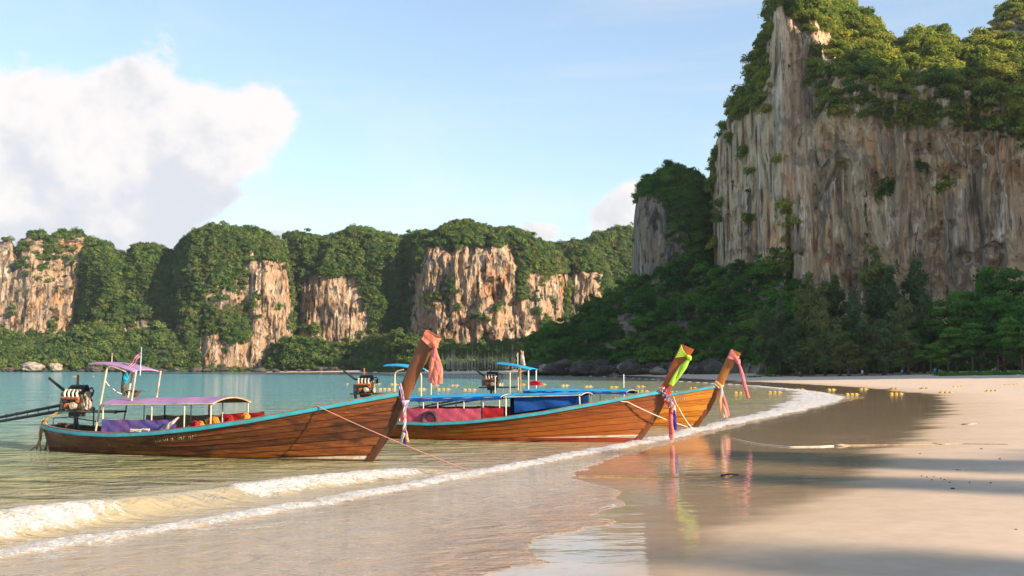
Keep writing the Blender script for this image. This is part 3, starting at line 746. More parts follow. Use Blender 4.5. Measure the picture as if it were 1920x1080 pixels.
# ------------------------------------------------------------------ wooded slope left of the big cliff
def slope():
    top = [(975, 668), (1000, 640), (1020, 622), (1060, 606), (1090, 590), (1115, 566), (1140, 550), (1175, 532), (1212, 524), (1245, 506), (1290, 494), (1340, 505), (1385, 500), (1430, 490), (1470, 470), (1492, 540), (1520, 610), (1560, 640)]
    dep = lambda q: np.interp(q, [975, 1010, 1100, 1300, 1420, 1480, 1560], [322, 306, 296, 284, 250, 246, 240])
    res = relief('wooded_slope', 975, 1560, 2.0, top, dep, 90, lambda PX, T, Z: 34 * T, rough_disp(5, 3, 1, .2, 0, 117), M['rock_tower'], zb=-1, back=30)
    m = lambda q, y: np.clip(win(q, y, 1164, 1190, 592, 632, seed=131, amp=5) + win(q, y, 1272, 1292, 600, 618, seed=133, amp=5) + win(q, y, 1096, 1106, 622, 640, seed=134, amp=3) + (y > 688) * 1., 0, 1)
    P, S = plant(res, 1900, m, (1.2, 2.6), 118, push=-.3)
    scatter('slope_undergrowth', P, S, CR_JUNGLE, 'deep green undergrowth between the trees of the wooded slope beside the big cliff', 'undergrowth')
    return res, m
SLOPE, SLOPEM = slope()

# ---- tree kinds
def make_trunk(name, h, r, seed, limbs, mat_, lean=0.06):
    rng = random.Random(seed); b = MB(); pts = []; x = y = 0
    for i in range(8):
        t = i / 7; pts.append((x, y, h * t)); x += rng.uniform(-1, 1) * lean * h / 7 * 2; y += rng.uniform(-1, 1) * lean * h / 7 * 2
    b.tube(pts, [r * (1.25 - t) ** 0.8 * (1.35 if i == 0 else 1) for i, t in enumerate(np.linspace(0, 1, 8))], 7)
    for (lx, ly, lz, lr) in limbs:
        k = min(6, max(1, int(7 * (lz / h - .25)))); p0 = Vector(pts[k]); p1 = Vector((lx, ly, lz)); mid = (p0 + p1) / 2 + Vector((0, 0, -0.08 * h * rng.random()))
        b.tube([p0, mid, p1], [r * .42, r * .28, r * .10], 5)
    return b.mesh(name, mat_)
def broad_tree(seed, h=11.0, w=5.0, mat_='leaf_jungle', leaf=0.5, n=150, tiers=False):
    rng = random.Random(seed); lobes = []
    for i in range(26):
        a = rng.uniform(0, 6.283); q = math.sqrt(rng.random()); rr = w * .82 * q
        z = h * (0.42 + 0.5 * math.sqrt(max(0, 1 - q * q)) * rng.uniform(.55, 1.0))
        if tiers: z = round(z / (h * .11)) * h * .11 + rng.uniform(-.15, .15)
        lobes.append((rr * math.cos(a), rr * math.sin(a), z, rng.uniform(.9, 1.65) * w / 5))
    for i in range(8):
        a = rng.uniform(0, 6.283); lobes.append((w * .85 * math.cos(a), w * .85 * math.sin(a), h * rng.uniform(.28, .5), rng.uniform(.8, 1.3) * w / 5))
    cr = leaf_cloud('crown', lobes, -n, leaf, M[mat_], seed, shell=.55, zsquash=.5 if tiers else .8)
    tr = make_trunk('trunk', h * .8, .26, seed, rng.sample(lobes, 9), M['bark'])
    return cr, tr
def casuarina(seed, h=20.0):
    rng = random.Random(seed); lobes = []; tips = []
    for i in range(22):
        t = rng.uniform(.10, .92); a = rng.uniform(0, 6.283); w = (1.1 - t) ** .5 * 5.0 * rng.uniform(.45, 1.0); n = 4
        for k in range(n):
            q = (k + 1) / n; lobes.append((w * q * math.cos(a), w * q * math.sin(a), min(h, h * t * .9 + w * .75 * q ** 1.5), rng.uniform(.9, 1.5) * (1.2 - .45 * q)))
        tips.append(lobes[-2])
    lobes += [(rng.uniform(-.5, .5), rng.uniform(-.5, .5), h * z, rng.uniform(.7, 1.0)) for z in (.80, .87, .93, .985)]
    cr = leaf_cloud('crown', lobes, -120, 0.95, M['leaf_casuarina'], seed, droop=.30, aspect=3.6, shell=.3, zsquash=1.3)
    tr = make_trunk('trunk', h * .96, .30, seed, tips, M['bark'], .03)
    return cr, tr
def bush(seed, mat_='leaf_shrub', leaf=.34):
    return leaf_cloud('foliage', clump_lobes(seed, 9, 1.3, .5, .85), -70, leaf, M[mat_], seed, shell=.5, zsquash=.8), make_trunk('stem', .7, .05, seed, [(.4, .2, .7, 1), (-.4, .1, .6, 1), (0, -.5, .7, 1)], M['bark'])
BROAD = [broad_tree(400 + i) for i in range(5)]
TIER = [broad_tree(420 + i, 12, 6.0, 'leaf_jungle', .5, 170, True) for i in range(3)]
CAS = [casuarina(440 + i) for i in range(5)]
BUSH = [bush(460 + i) for i in range(3)]
def put_tree(name, kind, loc, s, label, cat, group, rz=None, pn=('crown', 'trunk')):
    o = empty(name, loc, random.uniform(0, 6.28) if rz is None else rz); o.scale = s if hasattr(s, '__len__') else (s, s, s)
    link(pn[0], kind[0], o); link(pn[1], kind[1], o)
    tag(o, label, cat, group); return o
def slope_trees():
    rng = np.random.default_rng(77); m, k = SLOPE['X'].shape; n = 0; pts = []; trees = []
    tries = 0
    while len(pts) < 120 and tries < 6000:
        tries += 1
        i = int(rng.random() ** .85 * (m - 1) * .93) + 2; j = int(rng.integers(2, k - 2)); i = min(i, m - 1)
        px, yp = SLOPE['PX'][i, j], SLOPE['yp'][i, j]
        if px > 1500 or yp > 684: continue
        if any((px - a) ** 2 + ((yp - b) * 1.25) ** 2 < 29 ** 2 for a, b in pts): continue
        q = np.array([px]); y = np.array([yp])
        if any(abs(px - c) < 22 and -50 < yp - e < 38 for c, e in ((1177, 612), (1282, 610))): continue
        pts.append((px, yp)); s = rng.uniform(.5, .75) if rng.random() < .5 else rng.uniform(.75, 1.2)
        p = (float(SLOPE['X'][i, j]), float(SLOPE['Y'][i, j]) - 1.2, float(SLOPE['Z'][i, j]) - 5.0 * s)
        trees.append((px, yp, put_tree('jungle_tree', BROAD[len(pts) % 5], p, (s * rng.uniform(.9, 1.15), s * rng.uniform(.9, 1.15), s), None, 'tree', 'trees on the shaded wooded slope')))
    for row, y0, y1 in (('crest', 0, 545), ('upper', 545, 585), ('middle', 585, 620), ('lower', 620, 652), ('lowest', 652, 999)):
        for i, (px, yp, o) in enumerate(sorted([q for q in trees if y0 <= q[1] < y1], key=lambda q: q[0])):
            o['label'] = 'deep green jungle tree on the shaded slope, %s from the left in its %s row' % (nth(i + 1), row)
slope_trees()
def beach_trees():
    rng = random.Random(9)
    cas = [(1436, 575, 205), (1462, 560, 212), (1492, 600, 196), (1520, 512, 205), (1545, 560, 192), (1566, 515, 208), (1600, 545, 200), (1622, 590, 188), (1645, 462, 206), (1668, 500, 200), (1690, 560, 190), (1715, 488, 204), (1730, 560, 194), (1572, 610, 184), (1655, 600, 182), (1590, 640, 180), (1500, 640, 186), (1700, 625, 183)]
    spots = ['half hidden at the left end of the feathery row', 'at the left end of the feathery row behind the shorter one', 'low on the left of the feathery row', 'with a slim top in front of the pale buttress', 'behind the left green shrubs', 'with a pointed top in front of the cliff foot', 'in the middle of the feathery row',
             'short and full in the middle of the feathery row', 'tallest of the feathery row against the cliff', 'just right of the tallest one', 'full and dark right of the middle', 'tall at the right end of the feathery row', 'at the right end beside the dark spreading trees',
             'short and in front, left of the middle', 'short and in front below the tallest one', 'lowest in front of the middle', 'low and in front at the left', 'low and in front at the right end']
    for i, ((px, ty, D), sp) in enumerate(zip(cas, spots)):
        x = (px - 960) / F * D; z = ground_z(x, D) - .1; h = CH + (HY - ty) / F * D - z; s = h / 20.5
        put_tree('casuarina_tree', CAS[i % 5], (x, D, z), (max(s, .75) * rng.uniform(1.0, 1.25), max(s, .75), s), 'feathery grey-green beach tree ' + sp, 'tree', 'feathery trees behind the beach')
    brd = [(1752, 590, 196), (1790, 560, 190), (1835, 545, 192), (1880, 552, 188), (1925, 545, 186), (1965, 560, 182), (1838, 492, 216), (1875, 505, 214), (1908, 498, 212), (1945, 490, 210), (1775, 612, 182), (1820, 604, 180), (1868, 600, 178), (1915, 592, 174), (1960, 590, 170), (1742, 640, 180)]
    sp2 = ['at the left end of the spreading row', 'second from the left of the spreading row', 'third from the left in the spreading row', 'fourth from the left in the spreading row', 'cut by the right picture edge', 'mostly beyond the right picture edge', 'rising behind the spreading row, leftmost of the tall ones', 'rising behind the spreading row, middle of the tall ones',
           'rising behind the spreading row near the right edge', 'rising behind at the right picture edge', 'low in front at the left of the spreading row', 'low in front of the third spreading tree', 'low in front of the fourth spreading tree', 'low in front near the right edge', 'low at the right picture edge', 'small between the feathery and the spreading trees']
    for i, ((px, ty, D), sp) in enumerate(zip(brd, sp2)):
        x = (px - 960) / F * D; z = ground_z(x, D) - .2; h = CH + (HY - ty) / F * D - z; s = h / 11.6
        put_tree('broadleaf_tree', TIER[i % 3], (x, D, z), (min(s, 1.25) * .95, min(s, 1.25) * .95, s), 'dark green broadleaf tree ' + sp, 'tree', 'spreading trees behind the beach')
    for i in range(16):
        px = 1768 + i * 11 + rng.uniform(-4, 4); D = 160 + rng.uniform(-3, 7); x = (px - 960) / F * D; z = ground_z(x, D) - .05; s = rng.uniform(.72, 1.15)
        put_tree('beach_shrub', BUSH[i % 3], (x, D, z), (s, s, s * .8), 'bright green low shrub below the spreading trees, %s from the left' % nth(i + 1), 'shrub', 'bright shrubs edging the right end of the beach', pn=('foliage', 'stem'))
    for i in range(9):
        px = 1412 + i * 13 + rng.uniform(-4, 4); D = 196 + rng.uniform(-3, 5); x = (px - 960) / F * D; z = ground_z(x, D) - .05; s = rng.uniform(.55, .85)
        put_tree('beach_shrub', BUSH[i % 3], (x, D, z), (s * 1.3, s, s * .55), 'low green creeper mound below the feathery trees, %s from the left' % nth(i + 1), 'shrub', 'low mounds edging the left end of the beach', pn=('foliage', 'stem'))
beach_trees()
def behind_trees():
    rng = np.random.default_rng(31); P = []; S = []
    for i in range(620):
        px = rng.uniform(1430, 2040); D = rng.uniform(212, 226); x = (px - 960) / F * D; z0 = ground_z(x, D); hmax = np.interp(px, [1430, 1500, 1700, 1760, 2040], [9, 6, 5, 9, 11])
        P.append((x, D, z0 + rng.random() ** 1.4 * hmax)); S.append(rng.uniform(1.3, 2.6))
    scatter('thicket', np.array(P), np.array(S), CR_JUNGLE, 'dark thicket in the shade behind the beach trees at the cliff foot', 'thicket')
behind_trees()
# trees standing beside the photographer, out of view: their long shadows cross the sand
def shade_trees():
    for i, (tx, ty, h, w) in enumerate([(75, -21.9, 29.5, 1.7), (75, -28.4, 29.5, 1.05), (75, -38.0, 30, 1.6), (73, -48, 28, 1.3)]):
        s = h / 20.5
        put_tree('casuarina_tree', CAS[i % 5], (tx, ty, ground_z(tx, ty)), (w, w, s), 'feathery beach tree out of view at the right, %s from the far end' % nth(i + 1), 'tree', 'trees beside the photographer')
shade_trees()

# ---- coconut palms in the grove across the bay
def palm_mesh(seed):
    rng = random.Random(seed); b = MB(); h = 10.5; top = Vector((rng.uniform(-.6, .6), rng.uniform(-.5, .5), h))
    tr = MB().tube([(0, 0, 0), (top.x * .2, top.y * .2, h * .35), (top.x * .6, top.y * .6, h * .7), top], [.24, .17, .15, .13], 6).mesh('trunk', M['bark_pale'])
    V = []; Q = []; sh = []
    for i in range(20):
        a = i * 2.4 + rng.uniform(-.2, .2); up = rng.uniform(-.5, 1.0); L = rng.uniform(3.6, 5.0); d = Vector((math.cos(a), math.sin(a), 0)); side = Vector((-d.y, d.x, 0))
        P = []
        for k in range(8):
            t = k / 7; P.append(top + d * (L * t) + Vector((0, 0, L * (up * t - (.55 + .35 * up) * t * t * 1.5))))
        for k in range(7):
            wd = .55 * (1 - t * 0 - abs(k - 2.5) / 7)
            for sg in (-1, 1):
                o = len(V); e = side * (sg * wd) + Vector((0, 0, -.45 * wd)) + d * .25
                V += [P[k], P[k] * .4 + P[k + 1] * .6, P[k] * .5 + P[k + 1] * .5 + e]; Q.append((o, o + 1, o + 2)); sh += [.5 + .3 * up] * 3
    me = np_mesh('crown', np.array([tuple(v) for v in V]), np.array(Q), M['leaf_palm'], smooth=False, attrs={'shade': np.array(sh)})
    return me, tr
PALM = [palm_mesh(500 + i) for i in range(4)]
def palms():
    rng = random.Random(4)
    for i in range(56):
        px = 822 + (i * 2.95) + rng.uniform(-1.4, 1.4); D = rng.uniform(428, 470); x = (px - 960) / F * D; z = max(ground_z(x, D), .8); s = rng.uniform(.72, 1.15)
        put_tree('coconut_palm', PALM[i % 4], (x, D, z), s, 'slender pale-trunked coconut palm in the far grove, %s from the left' % nth(i + 1), 'palm', 'coconut palms on the far beach')
    P = []; S = []
    for i in range(260):
        px = rng.uniform(690, 1010); D = rng.uniform(470, 484) if rng.random() < .6 else rng.uniform(418, 426); x = (px - 960) / F * D; P.append((x, D, ground_z(x, D) + .2)); S.append(rng.uniform(2.6, 4.8) if D > 460 else rng.uniform(.6, 1.2))
    scatter('grove_undergrowth', np.array(P), np.array(S), CR_FAR, 'green undergrowth around the coconut palm grove on the far beach', 'undergrowth')
palms()

# ---- boulders
def boulder_mesh(seed, sub=3):
    import bmesh
    bm = bmesh.new(); bmesh.ops.create_icosphere(bm, subdivisions=sub, radius=1.0)
    co = np.array([v.co[:] for v in bm.verts]); n = fbm(co * 1.1 + seed * 3, 4, seed); f = fbm(co * 3.0 + seed, 3, seed + 3)
    for v, a, b in zip(bm.verts, n, f): v.co *= 1 + .62 * a + .20 * b; v.co.z *= .85
    me = bpy.data.meshes.new('boulder'); bm.to_mesh(me); bm.free(); me.materials.append(M['boulder']); me.update(); return me
ROCKS = [boulder_mesh(i) for i in range(5)]
def boulders():
    rng = random.Random(12)
    def put(px, py, wpx, hpx, D, label, group=None, i=0):
        tone = rng.uniform(.12, .30) if group else rng.uniform(.8, 1.0)
        x = (px - 960) / F * D; s = wpx / F * D / 2; o = link('boulder', ROCKS[i % 5]); z = CH + (HY - py) / F * D
        o.color = (tone, tone, tone, 1); o.location = (x, D, z); o.scale = (s, s * .9, hpx / F * D / 2 / .8); o.rotation_euler = (0, 0, rng.uniform(0, 6.28)); tag(o, label, 'boulder', group)
    put(62, 689, 40, 18, 578, 'larger pale boulder at the far waterline left of the first boat', None, 0)
    put(108, 690, 26, 15, 577, 'smaller pale pointed boulder at the far waterline left of the first boat', None, 1)
    put(1172, 690, 36, 26, 284, 'pale sharp-crested boulder among dark rocks below the wooded slope', None, 2)
    put(1022, 692, 34, 18, 304, 'pale low boulder right of the palm grove at the waterline', None, 3)
    put(1232, 696, 30, 16, 268, 'rounded grey boulder right of the sharp-crested one', None, 4)
    put(1428, 692, 24, 10, 226, 'pale flat boulder at the top of the sand behind the lime-sashed prow', None, 1)
    for i in range(56):
        px = 985 + i * 6.6 + rng.uniform(-3.2, 3.2); D = np.interp(px, [985, 1100, 1300, 1400], [310, 290, 268, 240]) + rng.uniform(-1, 5); w = rng.choice((10, 14, 18, 26, 44))
        put(px, rng.uniform(690, 697), w, w * rng.uniform(.45, .9), D, 'dark wave-washed boulder below the wooded slope, %s from the left' % nth(i + 1), 'dark boulders below the wooded slope', i)
    for i in range(40):
        px = -20 + i * 17 + rng.uniform(-7, 7); w = rng.choice((8, 12, 18, 30))
        put(px, rng.uniform(692, 696), w, w * .4, np.interp(px, [0, 380, 700], [588, 580, 545]), 'small dark rock at the far cliffs\' waterline, %s from the left' % nth(i + 1), 'small dark rocks along the far waterline', i)
boulders()
# ------------------------------------------------------------------ boat materials
def wood_mat(name, dark, mid, light, gloss=0.35, worn=0.5, boot=None, coat=0.08):
    t = mat(name); at_ = t.attr('wood'); v = at_.outputs['Vector']
    oi = t.new('ShaderNodeObjectInfo').outputs['Random']
    vv = t.vmath('ADD', v, t.scale(t.new('ShaderNodeObjectInfo').outputs['Color'], (0, 0, 0)))
    cx = t.new('ShaderNodeCombineXYZ'); t.put(cx.inputs[2], t.math('MULTIPLY', oi, 37.0)); vv = t.vmath('ADD', v, cx.outputs[0])
    g1 = t.noise(t.scale(vv, (0.9, 9.0, 1)), 1.6, 6, 0.65, 0.6); g2 = t.noise(t.scale(vv, (1.2, 30.0, 1)), 2.0, 4, 0.6); blot = t.noise(t.scale(vv, (0.8, 1.8, 1)), 1.3, 5, 0.65)
    f = t.math('ADD', t.math('MULTIPLY', g1, 0.7), t.math('MULTIPLY', g2, 0.3))
    f = t.math('ADD', f, t.math('MULTIPLY', t.math('SUBTRACT', oi, 0.5), 0.22))
    c = t.ramp(f, [(0.30, dark), (0.50, mid), (0.68, light)])
    c = t.mix(t.math('MULTIPLY', t.ss(blot, 0.48, 0.70), worn), c, tuple(x * .38 for x in dark))
    sc1 = t.noise(t.scale(vv, (2.2, 22.0, 1)), 1.1, 5, 0.7)
    c = t.mix(t.math('MULTIPLY', t.ss(sc1, 0.66, 0.74), worn * 1.2), c, (0.42, 0.33, 0.25))
    sep = t.new('ShaderNodeSeparateXYZ'); t.put(sep.inputs[0], t.new('ShaderNodeTexCoord').outputs['Object'])
    zz = sep.outputs[2]; xx = sep.outputs[0]
    if boot:
        kind, L, zr, x0 = boot
        top = t.math('ADD', zr, t.math('MULTIPLY', t.math('SUBTRACT', xx, L), 0.012))
        dirt = t.noise(vv, 3.0, 5, .7)
        if kind == 'red':
            c = t.mix(t.ss(t.math('SUBTRACT', zz, top), 0.006, -0.006), c, t.mix(t.ss(dirt, .4, .7), (0.30, 0.045, 0.018), (0.20, 0.03, 0.015)))
        stripe = t.math('MULTIPLY', t.ss(t.math('SUBTRACT', zz, top), -0.006, 0.006), t.ss(t.math('SUBTRACT', zz, t.math('ADD', top, t.math('MULTIPLY', t.ss(xx, x0, L), 0.085))), 0.008, -0.004))
        c = t.mix(t.math('MULTIPLY', stripe, t.ss(xx, x0, x0 + .3)), c, t.mix(t.ss(dirt, .45, .65), (0.62, 0.55, 0.46), (0.40, 0.30, 0.16)))
        if kind == 'plain':
            c = t.mix(t.ss(t.math('SUBTRACT', zz, top), 0.01, -0.03), c, (0.10, 0.06, 0.03))
    # weed and wet timber near the waterline
    c = t.mix(t.math('MULTIPLY', t.ss(t.math('ADD', zz, t.math('MULTIPLY', blot, .12)), .16, .06), .55 if not boot or boot[0] == 'plain' else .15), c, tuple(x * .30 for x in dark))
    pset(t, base=c, rough=t.ss(blot, .3, .7, gloss, gloss + .25), coat=coat, coatr=0.2, normal=t.bump(t.math('ADD', t.math('MULTIPLY', g2, .6), g1), .35, .012))
wood_mat('hull_worn', (0.040, 0.011, 0.004), (0.130, 0.036, 0.008), (0.30, 0.085, 0.014), .45, .9, ('plain', 10.3, .06, 7.0))
wood_mat('hull_orange', (0.10, 0.024, 0.004), (0.24, 0.062, 0.008), (0.37, 0.100, 0.012), .35, .30, ('red', 9.5, .16, 5.6))
wood_mat('hull_gold', (0.26, 0.080, 0.006), (0.50, 0.175, 0.012), (0.64, 0.25, 0.02), .32, .2, ('plain', 10.2, .05, 8.0))
wood_mat('stem_worn', (0.060, 0.019, 0.007), (0.135, 0.046, 0.014), (0.20, 0.070, 0.021), .5, .5)
wood_mat('stem_orange', (0.20, 0.040, 0.006), (0.31, 0.066, 0.009), (0.38, 0.085, 0.012), .36, .3)
wood_mat('stem_gold', (0.22, 0.075, 0.012), (0.34, 0.125, 0.020), (0.42, 0.165, 0.028), .36, .25)
wood_mat('stem_worn_shade', (0.035, 0.012, 0.006), (0.075, 0.025, 0.009), (0.12, 0.040, 0.013), .5, .5)  # lower stem timbers: prow woods darkened to carry the bow's shade
wood_mat('stem_orange_shade', (0.07, 0.018, 0.005), (0.13, 0.036, 0.008), (0.18, 0.05, 0.011), .45, .4)
wood_mat('stem_gold_shade', (0.12, 0.036, 0.006), (0.21, 0.068, 0.010), (0.28, 0.095, 0.014), .42, .3)
plain('inner_wood', (0.085, 0.055, 0.038), .8, .4, 5)
plain('deck_wood', (0.19, 0.12, 0.075), .75, .4, 4)
plain('cap_wood', (0.22, 0.15, 0.10), .7, .35, 5)
plain('teal_paint', (0.035, 0.33, 0.42), .45, .18, 3, dirt=(0.10, 0.20, 0.20))
plain('pale_paint', (0.38, 0.55, 0.58), .45, .15, 3, dirt=(0.20, 0.25, 0.25))
plain('steel_pale', (0.55, 0.45, 0.32), .45, .25, 3, dirt=(0.22, 0.10, 0.05))
plain('steel_white', (0.60, 0.56, 0.50), .45, .2, 3, dirt=(0.30, 0.18, 0.10))
plain('steel_rust', (0.26, 0.10, 0.05), .7, .3, 6)
plain('iron_dark', (0.030, 0.030, 0.032), .45, .4, 5, metal=.3)
plain('iron_mid', (0.16, 0.135, 0.11), .5, .5, 9, metal=.4, dirt=(0.20, 0.08, 0.03))
plain('alloy', (0.55, 0.48, 0.38), .4, .35, 9, metal=.4)
plain('copper_rust', (0.36, 0.12, 0.05), .55, .4, 9)
plain('black_rubber', (0.02, 0.02, 0.02), .7, .3, 5)
def cloth(name, a, b=None, scale=2.0, trans=0.0, crease=.5):
    t = mat(name); ob = t.new('ShaderNodeTexCoord').outputs['Object']; n = t.noise(ob, scale, 5, .6, .4)
    c = t.mix(t.ss(n, .35, .65), a, b or tuple(x * .75 for x in a)); pset(t, base=c, rough=.85, spec=.15, normal=t.bump(t.noise(ob, scale * 2.5, 4, .55), crease, .05))
    if trans:
        tr = t.new('ShaderNodeBsdfTranslucent'); t.put(tr.inputs[0], c); m = t.new('ShaderNodeMixShader'); m.inputs[0].default_value = trans
        t.l.new(t.p.outputs[0], m.inputs[1]); t.l.new(tr.outputs[0], m.inputs[2]); t.l.new(m.outputs[0], t.o.inputs[0])
cloth('purple_tarp', (0.33, 0.20, 0.36), (0.26, 0.155, 0.30)); cloth('indigo_tarp', (0.10, 0.08, 0.27), (0.16, 0.08, 0.24)); cloth('grey_tarp', (0.22, 0.20, 0.17))
cloth('sky_tarp', (0.025, 0.30, 0.55), (0.02, 0.24, 0.48)); cloth('navy_tarp', (0.012, 0.070, 0.28), (0.010, 0.055, 0.22)); cloth('pink_tarp', (0.48, 0.085, 0.14), (0.40, 0.07, 0.13)); cloth('red_tarp', (0.40, 0.02, 0.025), (0.28, 0.015, 0.02))
cloth('coral_cloth', (0.82, 0.22, 0.13), (0.85, 0.36, 0.26), 5, .3); cloth('violet_cloth', (0.20, 0.10, 0.30), (0.55, 0.45, 0.55), 9, .2); cloth('lime_cloth', (0.42, 0.75, 0.06), (0.50, 0.72, 0.12), 6, .3)
cloth('rose_cloth', (0.80, 0.28, 0.30), (0.72, 0.24, 0.26), 5, .3); cloth('peach_cloth', (0.85, 0.52, 0.22), (0.80, 0.40, 0.28), 6, .3); cloth('white_cloth', (0.75, 0.70, 0.66), (0.62, 0.55, 0.52), 5, .3)
cloth('scarlet_cloth', (0.62, 0.04, 0.035), (0.70, 0.12, 0.09), 6, .2); cloth('blue_cloth', (0.03, 0.16, 0.42), (0.05, 0.25, 0.55), 6, .2); cloth('royal_cloth', (0.04, 0.035, 0.32), (0.06, 0.05, 0.40), 6, .2); cloth('aqua_cloth', (0.03, 0.42, 0.62), None, 6, .2)
cloth('orange_vest', (0.72, 0.24, 0.02), (0.60, 0.15, 0.02), 5); cloth('dark_rag', (0.05, 0.05, 0.045), (0.12, 0.11, 0.08), 5)
cloth('yellow_vest', (0.55, 0.25, 0.03), (0.45, 0.16, 0.03), 5)
plain('rope_tan', (0.50, 0.36, 0.22), .9, .3, 20); plain('rope_pink', (0.62, 0.28, 0.20), .9, .2, 20); plain('rope_ochre', (0.42, 0.28, 0.10), .8, .35, 8); plain('rope_white', (0.68, 0.58, 0.46), .9, .2, 20)
plain('letter_white', (0.48, 0.40, 0.31), .7, .5, 12)

# ------------------------------------------------------------------ longtail boats
class Hull:
    def __init__(s, L, k, seed):
        s.L = L; s.k = k; s.seed = seed
    def zg(s, u): return np.interp(u, [0, .08, .18, .3, .42, .55, .68, .8, .9, 1.0], [.70, .62, .57, .57, .65, .80, 1.01, 1.26, 1.48, 1.70]) * s.k
    def zk(s, u): return np.interp(u, [0, .1, .5, 1], [-.20, -.30, -.34, -.34])
    def b(s, u): return np.interp(u, [0, .03, .08, .16, .28, .45, .6, .72, .82, .9, .96, 1.0], [.30, .46, .62, .80, .95, 1.02, .98, .86, .66, .44, .23, .075]) * (0.55 + .45 * s.k)
    def xb(s, z): return s.xk(np.minimum(z, 1.8 * s.k)) + .05
    CF = np.polyfit([-.5, 0, .45, .93, 1.4, 1.88, 2.3, 2.6, 3.05, 3.3], [-.33, 0, .32, .64, .89, 1.12, 1.34, 1.51, 1.82, 1.98], 5); CK = np.polyfit([-.5, 0, .45, .9, 1.4, 1.7, 1.88, 2.2, 2.55, 3.25], [-.56, -.24, .07, .37, .60, .69, .75, .91, 1.10, 1.45], 5)
    def xf(s, z): return s.L + np.polyval(s.CF, z / s.k) * s.k
    def xk(s, z): return s.L + np.polyval(s.CK, z / s.k) * s.k
    def pt(s, u, v, side=-1, off=0.0):
        zg, zk = s.zg(u), s.zk(u); z = zk + (zg - zk) * v
        e = np.interp(u, [0, .15, .6, .85, 1], [.55, .42, .42, .62, .75])
        y = s.b(u) * (np.clip(v, 0, 1) ** e) + off
        xs = -.16 * z; x = xs + u * (s.xb(z) - xs)
        return Vector((float(x), float(side * y), float(z)))
    def top(s, x):
        """gunwale (u, half beam, height) at boat length x"""
        us = np.linspace(0, 1, 200); xs = np.array([s.pt(u, 1).x for u in us]); u = float(np.interp(x, xs, us)); return u, float(s.b(u)), float(s.zg(u))

def add_wood(me, co3):
    a = me.attributes.new('wood', 'FLOAT_VECTOR', 'POINT'); a.data.foreach_set('vector', np.asarray(co3, dtype=np.float32).ravel())

